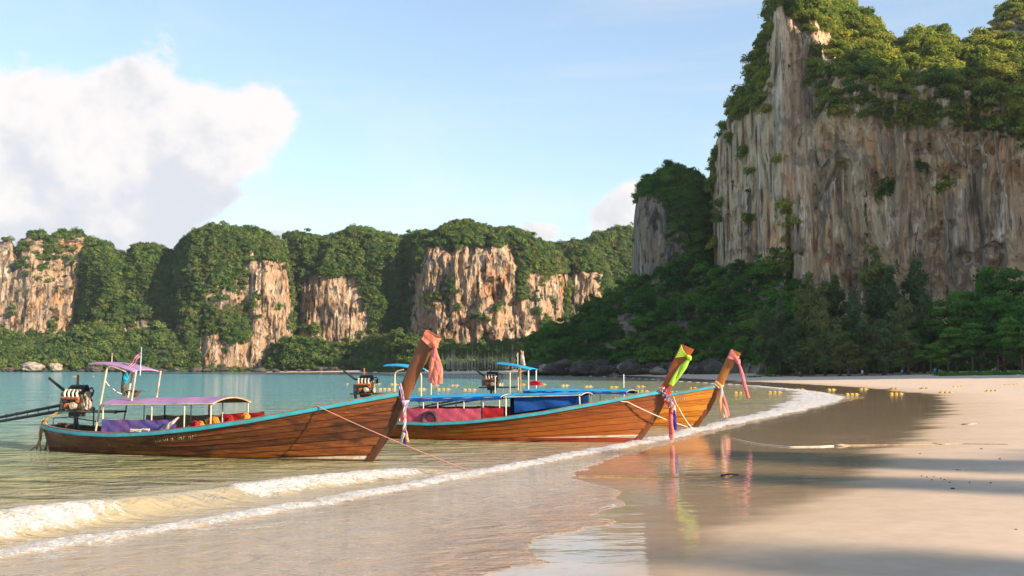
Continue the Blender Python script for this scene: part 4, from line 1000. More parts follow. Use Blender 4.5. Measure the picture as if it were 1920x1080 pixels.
def boat_base(name, label, loc, ang, H, hm, sm, rail, cap='cap_wood', nst=9):
    root = empty(name, loc, ang); tag(root, label, 'boat', 'longtail boats moored in the shallows')
    us = np.linspace(0, 1, 61)
    inner = MB(); ring = [[H.pt(u, v, -1, -.035) for v in np.linspace(0, .985, 8)][::-1] + [H.pt(u, v, 1, -.035) for v in np.linspace(0, .985, 8)] for u in us]
    inner.grid(ring)
    hull = inner.build('hull', M['inner_wood'], root)
    tb = MB(); tb.grid([[H.pt(0, v, -1) + Vector((-.004, 0, 0)), H.pt(0, v, 1) + Vector((-.004, 0, 0))] for v in np.linspace(0, 1, 8)]); tb.build('transom', M['inner_wood'], hull)
    vs = np.concatenate([[0.0], np.linspace(.16, 1, nst)]); rs = random.Random(H.seed)
    for side in (-1, 1):
        for i in range(len(vs) - 1):
            v0, v1 = vs[i], vs[i + 1]; b = MB(); P = []; W3 = []
            for u in us:
                j0 = .004 * math.sin(u * 9 + i * 2.1 + side)
                a0 = H.pt(u, v0 + (.004 if i else 0), side, .0); b0 = H.pt(u, v0 + (.004 if i else 0), side, .023 + j0 * .6); m0 = H.pt(u, (v0 + v1) / 2, side, .013); c0 = H.pt(u, v1 - .002, side, .006); d0 = H.pt(u, v1 - .002, side, -.004)
                P.append([a0, b0, m0, c0, d0]); W3 += [(p.x, p.z, i + side * 20) for p in P[-1]]
            b.grid(P, flip=(side > 0)); me = b.mesh('plank', M[hm]); me.set_sharp_from_angle(angle=R(35)); add_wood(me, W3); link('plank', me, hull)
    # stem timber below the gunwale and the tall prow board rising from it
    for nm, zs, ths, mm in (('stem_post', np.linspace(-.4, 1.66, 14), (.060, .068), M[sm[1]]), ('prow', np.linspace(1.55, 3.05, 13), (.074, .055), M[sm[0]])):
        b = MB(); rows = []; W3 = []
        for z, th in zip(zs * H.k, np.linspace(ths[0], ths[1], len(zs))):
            xf, xk = float(H.xf(z)), float(H.xk(z)); dz = .17 * H.k * np.interp(z / H.k, [2.2, 3.05], [0, 1])
            r = [(xk, -th * .7, z + dz), (xk + .03, -th, z + dz), (xf - .10, -th * .9, z + .02), (xf - .02, -th * .5, z), (xf, 0, z), (xf - .02, th * .5, z), (xf - .10, th * .9, z + .02), (xk + .03, th, z + dz), (xk, th * .7, z + dz)]
            rows.append([Vector(p) for p in r] + [Vector(r[0])]); W3 += [(p[2] * 1.0, p[0] * .5, 3) for p in rows[-1]]
        b.grid(rows, flip=True); n0 = len(b.v)
        b.f.append(tuple(n0 - 10 + q for q in range(9))); b.f.append(tuple(reversed(range(9))))
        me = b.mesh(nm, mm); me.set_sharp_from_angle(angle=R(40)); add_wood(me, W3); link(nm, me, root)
    # rub rail and cap along both gunwales
    for side in (-1, 1):
        b = MB(); P = []; Cp = []
        for u in np.linspace(0, 1, 70):
            p = H.pt(u, 1, side); o = Vector((0, side, 0)); up = Vector((0, 0, 1))
            h0 = -.085 * H.k
            P.append([p + up * .012, p + o * .045 + up * .010, p + o * .052 + up * -.01, p + o * .050 + up * (h0 + .01), p + o * .040 + up * h0, p + up * h0])
            Cp.append([p + o * .035 + up * .014, p + o * .035 + up * .040, p - o * .075 + up * .040, p - o * .075 + up * .010])
        b.grid(P, flip=side > 0); b.build('rub_rail', M[rail], root)
        c = MB(); c.grid(Cp, flip=side > 0); c.build('gunwale_cap', M[cap], root)
    # floor boards, thwarts and fore deck
    for q in range(5):
        b = MB(); y0 = -.55 + q * .22; P = [[Vector((x, y0 * w, .13)), Vector((x, (y0 + .205) * w, .13))] for x, w in zip(np.linspace(.5, H.L * .74, 12), np.interp(np.linspace(.5, H.L * .74, 12), [.5, 2, H.L * .5, H.L * .74], [.7, 1.1, 1.15, .8]))]
        b.grid(P); b.build('floor_board', M['deck_wood'], root)
    for x in (H.L * .16, H.L * .36, H.L * .56, H.L * .70):
        u, hb, zg = H.top(x); MB().box((x, 0, zg - .22), (.24, hb * 1.7, .035)).build('thwart', M['deck_wood'], root, smooth=False)
    for q in range(6):
        u0, u1 = .80 + q * .03, .80 + q * .03 + .027
        b = MB(); a0, a1, c0, c1 = H.pt(u0, .95, -1, -.05), H.pt(u0, .95, 1, -.05), H.pt(u1, .95, -1, -.05), H.pt(u1, .95, 1, -.05)
        b.grid([[a0, a1], [c0, c1]]); b.build('deck_board', M['deck_wood'], root)
    for u in np.linspace(.06, .78, 15):
        b = MB(); b.tube([H.pt(u, v, -1, -.06) for v in np.linspace(.95, .1, 6)] + [H.pt(u, v, 1, -.06) for v in np.linspace(.1, .95, 6)], .026, 5); b.build('rib', M['inner_wood'], hull)
    return root

def engine(root, x, z, s=1.0, seed=0, tail=(-4.6, 0, .45), fwd=1.15, dark=False, drop=0.0):
    """car engine on a pivoting frame with the long propeller shaft"""
    rng = random.Random(seed); X = lambda a, b, c: Vector((x + a * s, b * s, z + c * s))
    blk = MB(); blk.box(X(0, 0, .18), (.52 * s, .36 * s, .34 * s)); blk.box(X(.02, 0, -.03), (.46 * s, .26 * s, .12 * s)); blk.box(X(-.34, 0, .12), (.18 * s, .30 * s, .28 * s))
    for i in range(30):
        blk.box(X(rng.uniform(-.32, .34), rng.choice((-1, 1)) * rng.uniform(.16, .22), rng.uniform(-.02, .40)), [rng.uniform(.03, .13) * s for _ in range(3)], Matrix.Rotation(rng.uniform(0, 3), 3, 'Y'))
    eng = blk.build('engine_block', M['iron_mid'], root, smooth=False)
    hd = MB(); hd.box(X(0, .03, .42), (.48 * s, .2 * s, .13 * s)); hd.tube([X(-.24, .03, .52), X(.24, .03, .52)], .075 * s, 10); hd.build('cylinder_head', M['iron_dark'], eng)
    for k in range(4):
        c = -.2 + k * .13; MB().tube([X(c, -.1, .45), X(c, -.2, .46), X(c + .02, -.27, .38), X(c + .05, -.27, .27)], .032 * s, 7).build('intake_pipe', M['alloy'], eng)
    MB().tube([X(-.25, -.27, .27), X(.3, -.27, .26)], .045 * s, 8).build('manifold', M['copper_rust'], eng)
    for (a, c, r) in ((.33, .10, .13), (.33, .34, .085), (.34, .26, .06)):
        p = MB(); p.cyl(X(a, -.04, c), (1, 0, 0), r * s, .05 * s, 18); p.cyl(X(a, -.04, c), (1, 0, 0), r * .55 * s, .075 * s, 14); p.build('pulley', M['alloy'], eng)
    for (a, b_, c, r, h) in ((.14, -.27, .08, .085, .16), (-.08, -.25, .07, .07, .12), (.25, -.22, .20, .06, .1)):
        p = MB(); p.cyl(X(a, b_, c), (0, 1, 0), r * s, h * s, 14); p.cyl(X(a, b_ - h / 2, c), (0, 1, 0), r * .6 * s, .05 * s, 12); p.build('alternator', M['copper_rust'] if r < .08 else M['alloy'], eng)
    MB().tube([X(.2, .1, .46), X(.33, .1, .52), X(.44, .05, .44), X(.44, 0, .30)], .02 * s, 6).build('hose', M['black_rubber'], eng)
    MB().tube([X(-.22, -.1, .5), X(0, -.2, .57), X(.22, -.12, .54)], .018 * s, 6).build('hose', M['black_rubber'], eng)
    MB().tube([X(-.14, .1, .42), X(-.15, .12, .62), X(-.15, .12, .84)], .03 * s, 8).build('exhaust_pipe', M['steel_rust'], eng)
    MB().tube([X(-.3, 0, .40), X(-.45, -.04, .46), X(-.86, -.12, .76)], [.035 * s, .04 * s, .035 * s], 8).build('lifting_handle', M['iron_dark'], eng)
    fr = MB(); tx, ty_, tz = tail
    for yy in (-.17, .17): fr.tube([X(-.55, yy, -.08), X(fwd, yy, -.06)], .030 * s, 6)
    fr.tube([X(fwd - .02, -.22, -.06), X(fwd - .02, .22, -.06)], .028 * s, 6); fr.cyl(X(fwd, -.17, -.06), (1, 0, 0), .045 * s, .06 * s, 10)
    fr.build('engine_frame', M['iron_dark'] if dark else M['iron_mid'], root)
    A = X(-.45, 0, -drop); Bp = Vector((tx, ty_, tz)); t = MB(); up = Vector((0, 0, 1))
    t.tube([A + up * .10, Bp + up * .05], [.045, .03], 8); t.tube([A - up * .06, A.lerp(Bp, .62) - up * .03], [.05, .035], 8)
    for k in np.linspace(.03, .6, 9):
        p = A.lerp(Bp, float(k)); t.tube([p + up * .09, p - up * .05], .014, 5); t.box(p + up * .11, (.05, .07, .05))
    sh = t.build('tail_shaft', M['iron_dark'], root)
    for k in range(3):
        a = k * 2.094; d = Vector((0, math.cos(a), math.sin(a))); MB().tube([Bp, Bp + d * .09 + Vector((.02, 0, 0)), Bp + d * .17], [.02, .055, .02], 6, flat=.25).build('propeller_blade', M['alloy'], sh)
    pv = MB(); pv.tube([X(-.05, 0, -.1), X(-.05, 0, -.55)], .055 * s, 8); pv.tube([X(.05, -.1, -.1), X(.22, -.14, -.62)], .022 * s, 6); pv.tube([X(.42, .1, -.08), X(.42, .1, -.62)], .018 * s, 6); pv.box(X(-.02, 0, -.14), (.34 * s, .22 * s, .12 * s))
    pv.build('engine_mount', M['iron_dark'], root)
    return eng

def arch_roof(root, x0, x1, hb, ze, rise, m, name='canopy', under=None, skirt=0.0, sm=None, wob=0.015, zslope=0.0, seed=0):
    rng = np.random.default_rng(seed); P = []
    for x in np.linspace(x0, x1, 22):
        row = []
        for t in np.linspace(-1, 1, 15):
            z = ze + rise * math.cos(t * math.pi / 2) ** .8 + zslope * (x - x0) - .015 * math.sin((x - x0) / (x1 - x0) * math.pi * 3) ** 2 + rng.normal() * wob * .25
            row.append(Vector((x, hb * t, z)))
        P.append(row)
    b = MB(); b.grid(P); 
    o = b.build(name, m, root, sharp=60)
    u = MB(); u.grid([[p - Vector((0, 0, .014)) for p in r] for r in P], flip=True)
    for r0, r1 in ((P[0], 1), (P[-1], -1)):
        u.grid([[p - Vector((0, 0, .014)) for p in r0], list(r0)], flip=r1 > 0)
    u.build('lining', under or M['grey_tarp'], o, sharp=60)
    for xx in (x0 + .02, (x0 + x1) / 2, x1 - .02):
        MB().tube([Vector((xx, hb * t, ze + rise * math.cos(t * math.pi / 2) ** .8 + zslope * (xx - x0) - .035)) for t in np.linspace(-1, 1, 13)], .016, 6).build('roof_hoop', M['steel_pale'], o)
    for sg in (-1, 1):
        MB().tube([Vector((xx, sg * hb, ze - .022 + zslope * (xx - x0))) for xx in np.linspace(x0, x1, 6)], .017, 6).build('roof_rail', M['steel_pale'], o)
        if skirt:
            k = MB(); k.grid([[Vector((xx, sg * (hb + .012), ze + .01 + zslope * (xx - x0))), Vector((xx, sg * (hb + .02 + .01 * math.sin(xx * 9)), ze - skirt * .5 + zslope * (xx - x0))), Vector((xx, sg * (hb + .015 + .02 * math.sin(xx * 7)), ze - skirt * (1 + .12 * math.sin(xx * 11)) + zslope * (xx - x0)))] for xx in np.linspace(x0, x1, 40)], flip=sg < 0)
            k.build('skirt', sm or m, o)
    return o
def posts(root, H, xs, hb, ztop, m, r=.018, sides=(-1, 1)):
    for x in xs:
        for sg in sides:
            u, gb, zg = H.top(x); MB().tube([(x, sg * min(hb, gb - .02), zg - .03), (x, sg * hb, ztop(x))], r, 6).build('canopy_post', m, root)
def side_cloth(root, H, x0, x1, hb, h0, h1, m, name, side=-1, sag=.02):
    b = MB(); P = []
    for x in np.linspace(x0, x1, 40):
        u, gb, zg = H.top(x); y = side * min(hb, gb - .03)
        ztop = h1(x) - sag * abs(math.sin((x - x0) * 4.5)); zb = max(zg + .02, h0) if h0 is not None else zg + .03
        P.append([Vector((x, y + side * .012 * math.sin(x * 13 + k * 2), zb + (ztop - zb) * k / 4)) for k in range(5)])
    b.grid(P, flip=side < 0); o = b.build(name, m, root)
    return o
def flat_roof(root, x0, x1, hb, z0, z1, m, name='upper_roof', bow=.06):
    P = [[Vector((x0 + (x1 - x0) * a, hb * t, z0 + (z1 - z0) * a + bow * math.sin(a * math.pi) + .05 * (1 - t * t))) for t in np.linspace(-1, 1, 9)] for a in np.linspace(0, 1, 12)]
    b = MB(); b.grid(P); Pl = [[p - Vector((0, 0, .03)) for p in r] for r in P]; b.grid(Pl, flip=True)
    edge = P[0] + [r[-1] for r in P[1:]] + P[-1][::-1][1:] + [r[0] for r in P[::-1][1:]]; el = Pl[0] + [r[-1] for r in Pl[1:]] + Pl[-1][::-1][1:] + [r[0] for r in Pl[::-1][1:]]
    b.grid([edge, el]); return b.build(name, m, root, sharp=50)
def hoop(root, pts, r, m, name='roof_frame'):
    Q = []
    pts = [Vector(p) for p in pts]
    for i, p in enumerate(pts):
        if 0 < i < len(pts) - 1:
            a = (pts[i - 1] - p); c = (pts[i + 1] - p); k = min(.14, a.length * .4, c.length * .4); a = p + a.normalized() * k; c = p + c.normalized() * k
            Q += [a.lerp(p, t).lerp(p.lerp(c, t), t) for t in (0, .25, .5, .75, 1)]
        else: Q.append(p)
    return MB().tube(Q, r, 8).build(name, m, root)

# ---- sashes, ropes
def strand(b, pts, w, seed=0, n=18, flat=.32, tw=0.6):
    """a hanging fold of cloth: flattened tube that narrows at the knot and swings a little"""
    rng = random.Random(seed); pts = [Vector(p) for p in pts]; out = []; rr = []
    for i in range(n + 1):
        t = i / n * (len(pts) - 1); k = min(int(t), len(pts) - 2); p = pts[k].lerp(pts[k + 1], t - k)
        out.append(p + Vector((math.sin(i / n * 6 + seed) * .012, math.cos(i / n * 7 + seed * 2) * .012, 0))); rr.append(w * (.55 + .45 * min(1, i / n * 3)) * (1 + .12 * math.sin(i / n * 5 + seed)))
    b.tube(out, rr, 8, flat=flat, up=(0, 1, 0))
def wrap(H, zb0, zb1, zf0, zf1, off=.022, rows=5, seed=0, th=.082):
    """cloth band round the stem timber, from zb (rear edge) to zf (front edge)"""
    P = []
    for i in range(rows):
        t = i / (rows - 1); zb = zb0 + (zb1 - zb0) * t; zf = zf0 + (zf1 - zf0) * t; o = off + .010 * math.sin(i * 2.2 + seed) + .006
        xk, xf = float(H.xk(zb)), float(H.xf(zf))
        r = [(xk - o, -th * .6, zb), (xk, -th - o, zb), ((xk + xf) / 2, -th - o * 1.2 - .008 * math.sin(i * 3 + seed), (zb + zf) / 2 - .01), (xf - .05, -th - o, zf), (xf + o, -th * .3, zf), (xf + o, th * .3, zf), (xf - .05, th + o, zf), ((xk + xf) / 2, th + o, (zb + zf) / 2), (xk, th + o, zb), (xk - o, th * .6, zb)]
        P.append([Vector(p) for p in r] + [Vector(r[0])])
    b = MB(); b.grid(P, flip=True); return b
def world_of(root): return Matrix.Translation(root.location) @ root.rotation_euler.to_matrix().to_4x4()
def thing_in(root, name, label, cat, group=None):
    o = empty(name, root.location, root.rotation_euler.z); tag(o, label, cat, group); return o
def rope(name, pts, r, m, label, sag=0.0, n=40, wig=0.0, seed=0):
    rng = random.Random(seed); pts = [Vector(p) for p in pts]; out = []
    segs = [(pts[i + 1] - pts[i]).length for i in range(len(pts) - 1)]; tot = sum(segs)
    for i in range(n + 1):
        d = tot * i / n; k = 0
        while k < len(segs) - 1 and d > segs[k]: d -= segs[k]; k += 1
        q = min(1, d / segs[k]); p = pts[k].lerp(pts[k + 1], q) - Vector((0, 0, sag * 4 * q * (1 - q)))
        out.append(p + Vector((rng.uniform(-wig, wig), rng.uniform(-wig, wig), 0)))
    o = MB().tube(out, r, 6).build(name, m, None); tag(o, label, 'rope'); return o

def boat_at(sx, sy, bx, by):
    S = on_plane(sx, sy); B = on_plane(bx, by); d = B - S; return S, math.atan2(d.y, d.x), d.length

def boat_one():
    S, ang, L = boat_at(100, 843, 700, 866); H = Hull(L, 1.0, 1)
    r = boat_base('longtail_boat', 'weathered dark brown longtail boat nearest the camera with a purple canopy', S, ang, H, 'hull_worn', ('stem_worn', 'stem_worn_shade'), 'teal_paint', nst=9)
    r.rotation_euler = (0, 0, ang)
    engine(r, .84, 1.17, 1.12, 1, tail=(-5.2, 0, .30), fwd=1.35)
    x0, x1 = 2.40, 6.05; hb = .80
    arch_roof(r, x0, x1, hb, 1.33, .15, M['purple_tarp'], seed=1, zslope=.022)
    posts(r, H, (2.48, 4.1, 5.15, 5.98), hb - .02, lambda x: 1.32 + .022 * (x - x0), M['steel_pale'], .017)
    posts(r, H, (3.2, 4.7), hb - .02, lambda x: 1.32 + .022 * (x - x0), M['iron_dark'], .022, sides=(1,))
    side_cloth(r, H, 2.5, 4.95, .84, None, lambda x: .92 + .01 * x, M['indigo_tarp'], 'side_curtain')
    side_cloth(r, H, 2.5, 5.2, .84, None, lambda x: .93 + .02 * x, M['grey_tarp'], 'side_curtain', side=1)
    side_cloth(r, H, 5.1, 6.5, .78, None, lambda x: 1.06 + .06 * (x - 5.1), M['red_tarp'], 'side_curtain', side=1)
    flat_roof(r, 1.66, 3.2, .52, 2.42, 2.22, M['purple_tarp'], bow=.07)
    hoop(r, [(1.980, -.5, .6), (2.310, -.5, 2.32), (2.510, -.5, 2.34), (2.960, -.5, 2.2)], .026, M['steel_pale']); hoop(r, [(1.980, .5, .6), (2.310, .5, 2.32), (2.510, .5, 2.34), (2.960, .5, 2.2)], .026, M['steel_pale'])
    hoop(r, [(3.140, -.48, 1.3), (3.280, -.48, 2.22)], .024, M['steel_pale']); hoop(r, [(3.140, .48, 1.3), (3.280, .48, 2.22)], .024, M['steel_pale'])
    MB().tube([(1.810, .2, 2.4), (1.810, .2, 2.72)], .014, 6).build('mast', M['steel_pale'], r)
    st = MB(); st.box((2.860, 0, 1.68), (.34,.3,.03)); st.tube([(2.860, 0, 1.66), (2.860, 0, 1.5)], [.13, .04], 8); st.build('helm_seat', M['inner_wood'], r)
    MB().tube([(.3, -.32, .62), (.3, -.34, .9), (.9, -.36, .95), (1.9, -.38, .84)], .016, 6).build('hand_rail', M['iron_dark'], r)
    # faded lettering, a line of worn strokes on the topmost planks
    t = MB(); rg = random.Random(3)
    def on_side(x, z):
        us = np.linspace(.2, .8, 120); best = min(us, key=lambda u: abs(H.pt(u, .8).x - x)); v = (z - H.zk(best)) / (H.zg(best) - H.zk(best)); return H.pt(float(best), float(v), -1, .021)
    gl = [[(0, 0), (0, .09), (.03, .11), (.05, .08)], [(0, .1), (.03, .02), (.05, .0)], [(.0, .02), (.02, .1), (.05, .1), (.06, .0)], [(0, .06), (.04, .06), (.05, .1), (.02, .13)], [(0, 0), (.01, .1), (.04, .05), (.06, .1), (.06, 0)], [(0, .11), (.05, .11), (.05, .0)]]
    x = 4.35
    for k in range(15):
        if k in (5, 11): x += .10; continue
        g = gl[rg.randrange(6)]; u_, hb_, zg_ = H.top(x); z0 = zg_ - .26
        t.tube([on_side(x + a * .9, z0 + c * .75) for a, c in g], .0032, 4); x += .088
        if k in (3, 8): t.tube([on_side(x - .05, z0 + .13), on_side(x, z0 + .11)], .0032, 4)
    t.build('faded_lettering', M['letter_white'], r)
    # things on and in the boat
    fl = thing_in(r, 'flag_pole', 'pale pole with a drooping striped flag on the first boat\'s upper roof', 'flag')
    MB().tube([(3.260, -.3, 2.1), (3.280, -.3, 2.86)], .012, 6).build('pole', M['pale_paint'], fl)
    F_ = [[Vector((3.27 - .42 * a * (1 - .2 * b_), -.3 + .03 * math.sin(a * 9 + b_ * 3), 2.80 - .42 * a - .2 * b_ * (1 - .35 * a))) for b_ in np.linspace(0, 1, 6)] for a in np.linspace(0, 1, 12)]
    for k, mm in enumerate(('scarlet_cloth', 'white_cloth', 'royal_cloth', 'white_cloth', 'scarlet_cloth')):
        b = MB(); b.grid([row[k:k + 2] for row in F_]); b.build('flag_stripe', M[mm], fl)
    o = MB(); strand(o, [(2.540, -.1, 2.25), (2.560, -.1, 1.95), (2.530, -.1, 1.72), (2.560, -.1, 1.55)], .085, 3, flat=.8); strand(o, [(2.380, -.05, 2.3), (2.520, -.1, 2.12), (2.560, -.1, 1.9)], .05, 5); strand(o, [(2.720, -.1, 2.26), (2.600, -.1, 2.1), (2.560, -.1, 1.9)], .05, 6)
    q = o.build('tied_up_tarp', M['dark_rag'], None); q.matrix_world = world_of(r); tag(q, 'dark bundled tarp tied up under the first boat\'s upper roof', 'tarp')
    o = MB(); strand(o, [(2.980, -.52, 2.18), (2.960, -.53, 2.04), (2.940, -.53, 1.90)], .055, 9); strand(o, [(3.040, -.52, 2.18), (3.020, -.53, 2.06), (3.000, -.53, 1.98)], .04, 4)
    q = o.build('hanging_cloth', M['aqua_cloth'], None); q.matrix_world = world_of(r); tag(q, 'small aqua cloth hanging below the first boat\'s upper roof', 'cloth')
    q = MB().tube([(2.220, -.5, 2.0), (2.310, -.45, 1.85), (2.460, -.3, 1.66), (2.560, -.1, 1.56)], .011, 6).build('tie_rope', M['rope_white'], None); q.matrix_world = world_of(r); tag(q, 'pale rope from roof frame down to the first boat\'s canopy', 'rope')
    o = MB(); rg = random.Random(5)
    for k in range(3):
        c = Vector((-.12 - .03 * k, -.26 + .04 * k, .38)); o.tube([c + Vector((.02 * math.sin(t), .12 * math.sin(t), .40 * math.cos(t) * (1 + .12 * k))) for t in np.linspace(0, 6.28, 26)], .019, 6)
    o.tube([(.75, -.22, 1.08), (.35, -.3, 1.05), (.05, -.34, .86), (-.12, -.3, .5), (-.3, -.3, .12), (-.55, -.32, -.02)], .02, 6); o.tube([(.5, -.26, 1.06), (.1, -.34, .92), (-.1, -.34, .7), (-.16, -.3, .3), (-.35, -.28, .02)], .022, 6)
    q = o.build('coiled_rope', M['rope_ochre'], None); q.matrix_world = world_of(r); tag(q, 'ochre ropes and hose coiled over the first boat\'s stern into the water', 'rope')
    o = MB(); u, gb, zg = H.top(3.9); p0 = Vector((3.7, -gb, zg + .05)); rg = random.Random(8)
    for k in range(4): o.tube([p0 + Vector((a, -.03 + rg.uniform(-.02, .02), rg.uniform(-.03, .04) + a * .04)) for a in np.linspace(-.05, .55, 7)], .018, 6)
    q = o.build('rope_hank', M['rope_white'], None); q.matrix_world = world_of(r); tag(q, 'hank of pale rope lying on the first boat\'s teal rail', 'rope')
    o = MB(); u, gb, zg = H.top(5.0)
    for k in range(3): strand(o, [(5.10 + .02 * k, -gb + .03, zg + .32), (4.97 - .03 * k, -gb - .02, zg + .16), (4.83 - .03 * k, -gb - .0, zg + .03)], .035, k)
    q = o.build('knotted_cloth', M['white_cloth'], None); q.matrix_world = world_of(r); tag(q, 'pale cloth knotted round a canopy post of the first boat', 'cloth')
    def vest(x, y, z, m, lab):
        z = H.top(x)[2] + .04 + .05 * (z > 1.0); o = MB(); M3 = Matrix.Rotation(rg.uniform(-.7, .7), 3, 'Y'); o.box((x, y, z), (.22, .12, .18), M3); o.box((x + .03, y - .06, z + .02), (.08, .05, .17), M3); o.tube([Vector((x - .09, y, z + .05)), Vector((x - .03, y, z + .13)), Vector((x + .06, y, z + .12)), Vector((x + .11, y, z + .04))], .035, 6)
        q = o.build('life_vest', M[m], None); q.matrix_world = world_of(r)
        bv = q.modifiers.new('soft', 'BEVEL'); bv.width = .03; bv.segments = 2; tag(q, lab, 'life vest', 'life vests in the first boat')
    vest(5.3, -.55, .98, 'red_tarp', 'red life vest just right of the knotted cloth in the first boat'); vest(5.55, -.2, 1.05, 'orange_vest', 'orange life vest behind the red one in the first boat'); vest(5.85, -.45, 1.06, 'yellow_vest', 'yellow-orange life vest in the middle of the first boat'); vest(6.1, -.2, 1.03, 'red_tarp', 'red life vest between the two yellow ones in the first boat'); vest(6.4, .1, 1.12, 'yellow_vest', 'small yellow life vest nearest the bow in the first boat'); vest(4.6, .55, .98, 'yellow_vest', 'yellow life vest lying behind the indigo curtain of the first boat')
    # sashes
    s = thing_in(r, 'prow_sash', 'coral pink sash tied round the top of the nearest boat\'s prow', 'sash')
    wrap(H, 3.0, 3.22, 2.78, 3.02, .02, 6, 1).build('wrap', M['coral_cloth'], s)
    xf = float(H.xf(2.86)); MB().tube([(xf - .02, -.11, 2.92), (xf + .04, -.11, 2.86), (xf + .05, -.1, 2.78)], [.05, .085, .05], 8).build('knot', M['coral_cloth'], s)
    for k in range(5):
        b = MB(); dx = -.08 + k * .055; strand(b, [(xf + .03, -.12, 2.84), (xf + .02 + dx * .7, -.13, 2.5), (xf + .02 + dx, -.13, 2.25), (xf + .0 + dx * 1.25, -.12, 1.98 - .05 * (k % 3))], .062, k, flat=.3); b.build('tail', M['coral_cloth' if k % 2 == 0 else 'rose_cloth'], s)
    s = thing_in(r, 'prow_sash', 'violet and white braided sash knotted round the foot of the nearest prow', 'sash')
    wrap(H, 1.85, 1.95, 1.42, 1.52, .02, 5, 2).build('wrap', M['violet_cloth'], s); xf = float(H.xf(1.45))
    MB().tube([(xf - .06, -.11, 1.5), (xf + .02, -.12, 1.42), (xf + .02, -.11, 1.34)], [.04, .075, .04], 8).build('knot', M['violet_cloth'], s)
    for k in range(3):
        b = MB(); off = (k - 1) * .025; b.tube([Vector((xf - .0 + .026 * math.sin(t * 9 + k * 2.09), -.13 + .02 * math.cos(t * 9 + k * 2.09), 1.4 - t * .62)) for t in np.linspace(0, 1, 26)], .021, 6); b.build('braid', M[('violet_cloth', 'white_cloth', 'rose_cloth')[k]], s)
    for k, mm in enumerate(('white_cloth', 'royal_cloth', 'peach_cloth')):
        b = MB(); strand(b, [(xf, -.13, .84), (xf - .03 + .05 * k, -.13, .68), (xf - .06 + .07 * k, -.13, .52 - .08 * (k == 1))], .045, k); b.build('tail', M[mm], s)
    W_ = world_of(r); u, gb, zg = H.top(9.1)
    rope('mooring_rope', [W_ @ Vector((8.2, -.2, H.top(8.2)[2] + .06)), W_ @ Vector((9.0, -gb - .04, H.top(9.0)[2] + .05)), on_plane(880, 883, .06), on_plane(905, 888, -.05)], .012, M['rope_pink'], 'reddish mooring rope running from the nearest boat\'s bow down into the foam', .04)
    return r, H
B1, H1 = boat_one()

